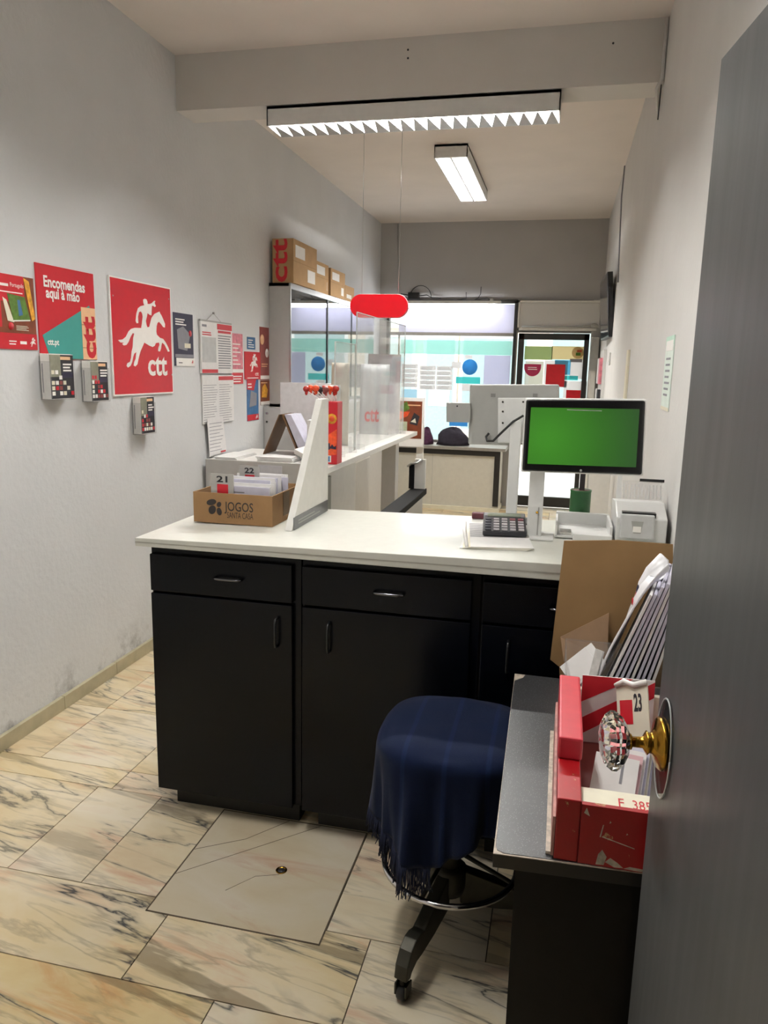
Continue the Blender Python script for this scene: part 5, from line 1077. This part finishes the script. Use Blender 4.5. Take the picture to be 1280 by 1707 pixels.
b = MB(); c = at(888, 607, 1, y - .001); pts = [(c.x - .09, c.z)] + [(c.x + .09 * math.cos(PI + PI * k / 16), c.z - .03 + .10 * math.sin(PI + PI * k / 16)) for k in range(17)] + [(c.x + .09, c.z)]; b.prism(pts, 0, .0006, mat('magenta_print', 'B82858', .5), frame('front', (0, c.y, 0))); b.lines(c.x - .05, c.z - .06, c.x + .05, c.z - .02, 2, M_wprint, frame('front', (0, c.y - .0006, 0)), .0004, .4); b.build('magenta_badge', t)
st(876, 602, 904, 645, film('grey_film', 'B5BAB0', 1, .6), 'grey_sheet'); st(911, 607, 940, 645, mat('red_notice', 'CF1424', .5), 'red_notice', y - .002); st(908, 601, 944, 646, PF, 'white_notice', y - .0008); st(925, 600, 950, 625, film('sky_film2', '7CCBEA', 1, .9), 'blue_notice', y - .0014); st(938, 626, 963, 634, film('cyan_film', '5FDDE0', 1, .85), 'cyan_label', y - .0014); st(944, 650, 967, 666, mat('red_notice2', 'D0021E', .5), 'red_notice', y - .002); st(940, 635, 974, 700, PF, 'white_notice', y - .0008); st(950, 598, 970, 604, M_ink, 'printed_line', y - .0012)
st(951, 600, 974, 632, PF, 'white_notice', y - .0006)
b = MB(); b.tube([(DX0 + .04, ya - .03, .85), (DX0 + .04, ya - .03, 1.15)], .009, M_chrome, 8); b.tube([(DX0 + .04, ya, .88), (DX0 + .04, ya - .03, .88)], .006, M_chrome, 8); b.tube([(DX0 + .04, ya, 1.12), (DX0 + .04, ya - .03, 1.12)], .006, M_chrome, 8); b.build('door_handle', t)
# right wall fittings
t = thing('television', (.29, 7.0, 1.80), 'black flat television on a bracket high on the right wall', 'television')
Mt = Matrix.Translation((.312, 6.75, 2.03)) @ Matrix.Rotation(math.radians(1.5), 4, 'Z') @ Matrix.Rotation(math.radians(-5), 4, 'Y')
b = MB(); b.box((-.02, -.40, -.25), (.022, .40, .25), M_black, Mt, .004); b.build('casing', t)
b = MB(); b.box((-.0215, -.385, -.235), (-.02, .385, .235), mat('tv_screen', '33353A', .12), Mt); b.build('screen', t)
b = MB(); b.box((.02, -.1, -.1), (.036, .1, .1), M_iron, Mt); b.build('bracket', t)
b = MB(); L_ = [at(u, v, 0, XR - .004) for u, v in ((1042, 270), (1036, 330), (1033, 400), (1030, 470))]; b.tube(L_, .007, M_cable if False else M_ink, 6); tag(b.build('wall_cable'), 'thin cable running down the right wall to the television', 'cable')
def rsheet(name, u0, v0, u1, v1, m, label, cat, deco=None, th=.002, gap=.001):
    p0, p1 = at(u0, v0, 0, XR), at(u1, v1, 0, XR); ya_, yb_ = sorted((p0.y, p1.y)); za, zb_ = sorted((p0.z, p1.z)); t = thing(name, (XR - gap, (ya_ + yb_) / 2, za), label, cat); b = MB(); b.box((XR - .0003, ya_, za), (XR - gap - th, yb_, zb_), m); F = frame('right', (XR - gap - th, 0, 0))
    if deco: deco(b, F, -yb_, za, -ya_, zb_)
    b.build('printed_sheet', t); return t
def d1(b, F, u0, v0, u1, v1):
    pg = mat('mint_print', 'BFE0CC', .5); b.rect(u0, v1 - .03, u1, v1, pg, F, 0, .0006); b.rect(u0 + .015, v1 - .05, u1 - .015, v1 - .015, M_wprint, F, 0, .001); b.lines(u0 + .04, v0 + .05, u1 - .04, v1 - .06, 7, M_ink, F, .0008, .35, .3); b.rect(u0, v0, u1, v0 + .012, M_papery, F, 0, .0006)
rsheet('wall_notice', 1111, 562, 1112, 686, mat('mint_paper', 'DCE8DE', .5), 'tall pale green notice on the right wall near the door', 'notice', None) if False else None
t = thing('wall_notice', (XR, 2.82, 1.375), 'tall pale green notice on the right wall near the grey door', 'notice'); b = MB(); b.box((XR - .0003, 2.72, 1.375), (XR - .003, 2.925, 1.63), mat('mint_paper', 'DCE8DE', .5)); d1(b, frame('right', (XR - .003, 0, 0)), -2.925, 1.375, -2.72, 1.63); b.build('printed_sheet', t)
t = thing('wall_strip', (XR, 4.55, 1.05), 'narrow ivory strip fixed to the right wall behind the green monitor', 'strip'); b = MB(); b.box((XR - .0003, 4.49, 1.05), (XR - .012, 4.60, 1.63), M_papery, None, .002); b.build('strip', t)
t = thing('trunking_box', (.30, 8.32, 0), 'white vertical trunking beside the shop entrance', 'trunking'); b = MB(); b.box((.262, 8.28, 0), (.325, 8.40, 1.85), M_white, None, .003); b.box((.255, 8.26, 1.52), (.335, 8.41, 1.86), M_greypl, None, .004); b.build('duct', t)
t = thing('leaflet_rack', (.31, 7.3, .75), 'wall rack with narrow pink and white leaflets on the right wall', 'rack'); b = MB(); b.box((.33, 7.0, .8), (XR - .001, 7.6, 1.7), M_whitepl); 
b.build('back_plate', t)
for k, m in enumerate((M_pinkp, M_paper, M_dink, M_paper, M_pinkp, M_paper)):
    q = MB(); zz = 1.5 - (k // 2) * .28; yy_ = 7.05 + (k % 2) * .28; q.box((.305, yy_, zz - .1), (.329, yy_ + .22, zz + .13), m); q.build('leaflet_pocket', t)
t = thing('switch_box', (XR, 6.4, 1.5), 'small white switch plate on the right wall under the television', 'switch'); b = MB(); b.box((XR - .0005, 6.36, 1.56), (XR - .012, 6.46, 1.66), M_whitepl, None, .003); b.build('plate', t); q = MB(); q.box((XR - .012, 6.385, 1.585), (XR - .017, 6.435, 1.635), M_wprint, None, .001); q.build('rocker', t)
t = thing('standing_panel', (.3, 4.9, 0), 'tall narrow white board leaning by the right wall past the worktop', 'board'); b = MB(); b.box((.20, 5.0, 0), (.335, 5.03, 1.12), M_white, None, .002); b.build('board', t)

# ------------------------------------------------------------------ the street outside
M_pave = mat('white_cobbles', 'D9D6CF', .8, var=.08, scale=60, bump=.3, bscale=60)
b = MB(); b.box((-9, YB + .14, -.14), (8, 14.2, -.02), M_pave); struct(b.build('pavement', origin=(0, 0, 0)))
t = thing('street_building', (-1, 12.6, 0), 'pale tiled building across the street seen through the window', 'building')
M_fac = mat('cream_tiles', 'E8DBC8', .5, var=.08, scale=14); Y = 12.4
b = MB(); b.box((-9, Y, -.05), (8, Y + .3, 7), M_fac); b.build('wall', t)
b = MB(); b.box((-9, Y - .05, 2.15), (8, Y, 2.55), M_white); b.build('cornice', t)
for (xa, xb, za, zb_) in ((-3.0, -2.45, .4, 2.0), (-2.2, -1.75, 0, 2.0), (-1.6, -.6, .5, 2.0), (-.2, .7, 0, 2.1), (-4.2, -3.3, .5, 2.0)):
    f = MB(); f.box((xa - .06, Y - .04, za), (xb + .06, Y, zb_ + .06), M_white); fo = f.build('window', t); g = MB(); g.box((xa, Y - .05, za + .05), (xb, Y - .042, zb_), mat('pale_shop_glass', '9FB4B0', .15)); g.build('pane', fo)
b = MB(); b.box((-2.15, Y - .06, .9), (-1.8, Y - .052, 1.5), mat('mint_door_panel', 'CDE8DC', .5)); b.build('door_panel', t)
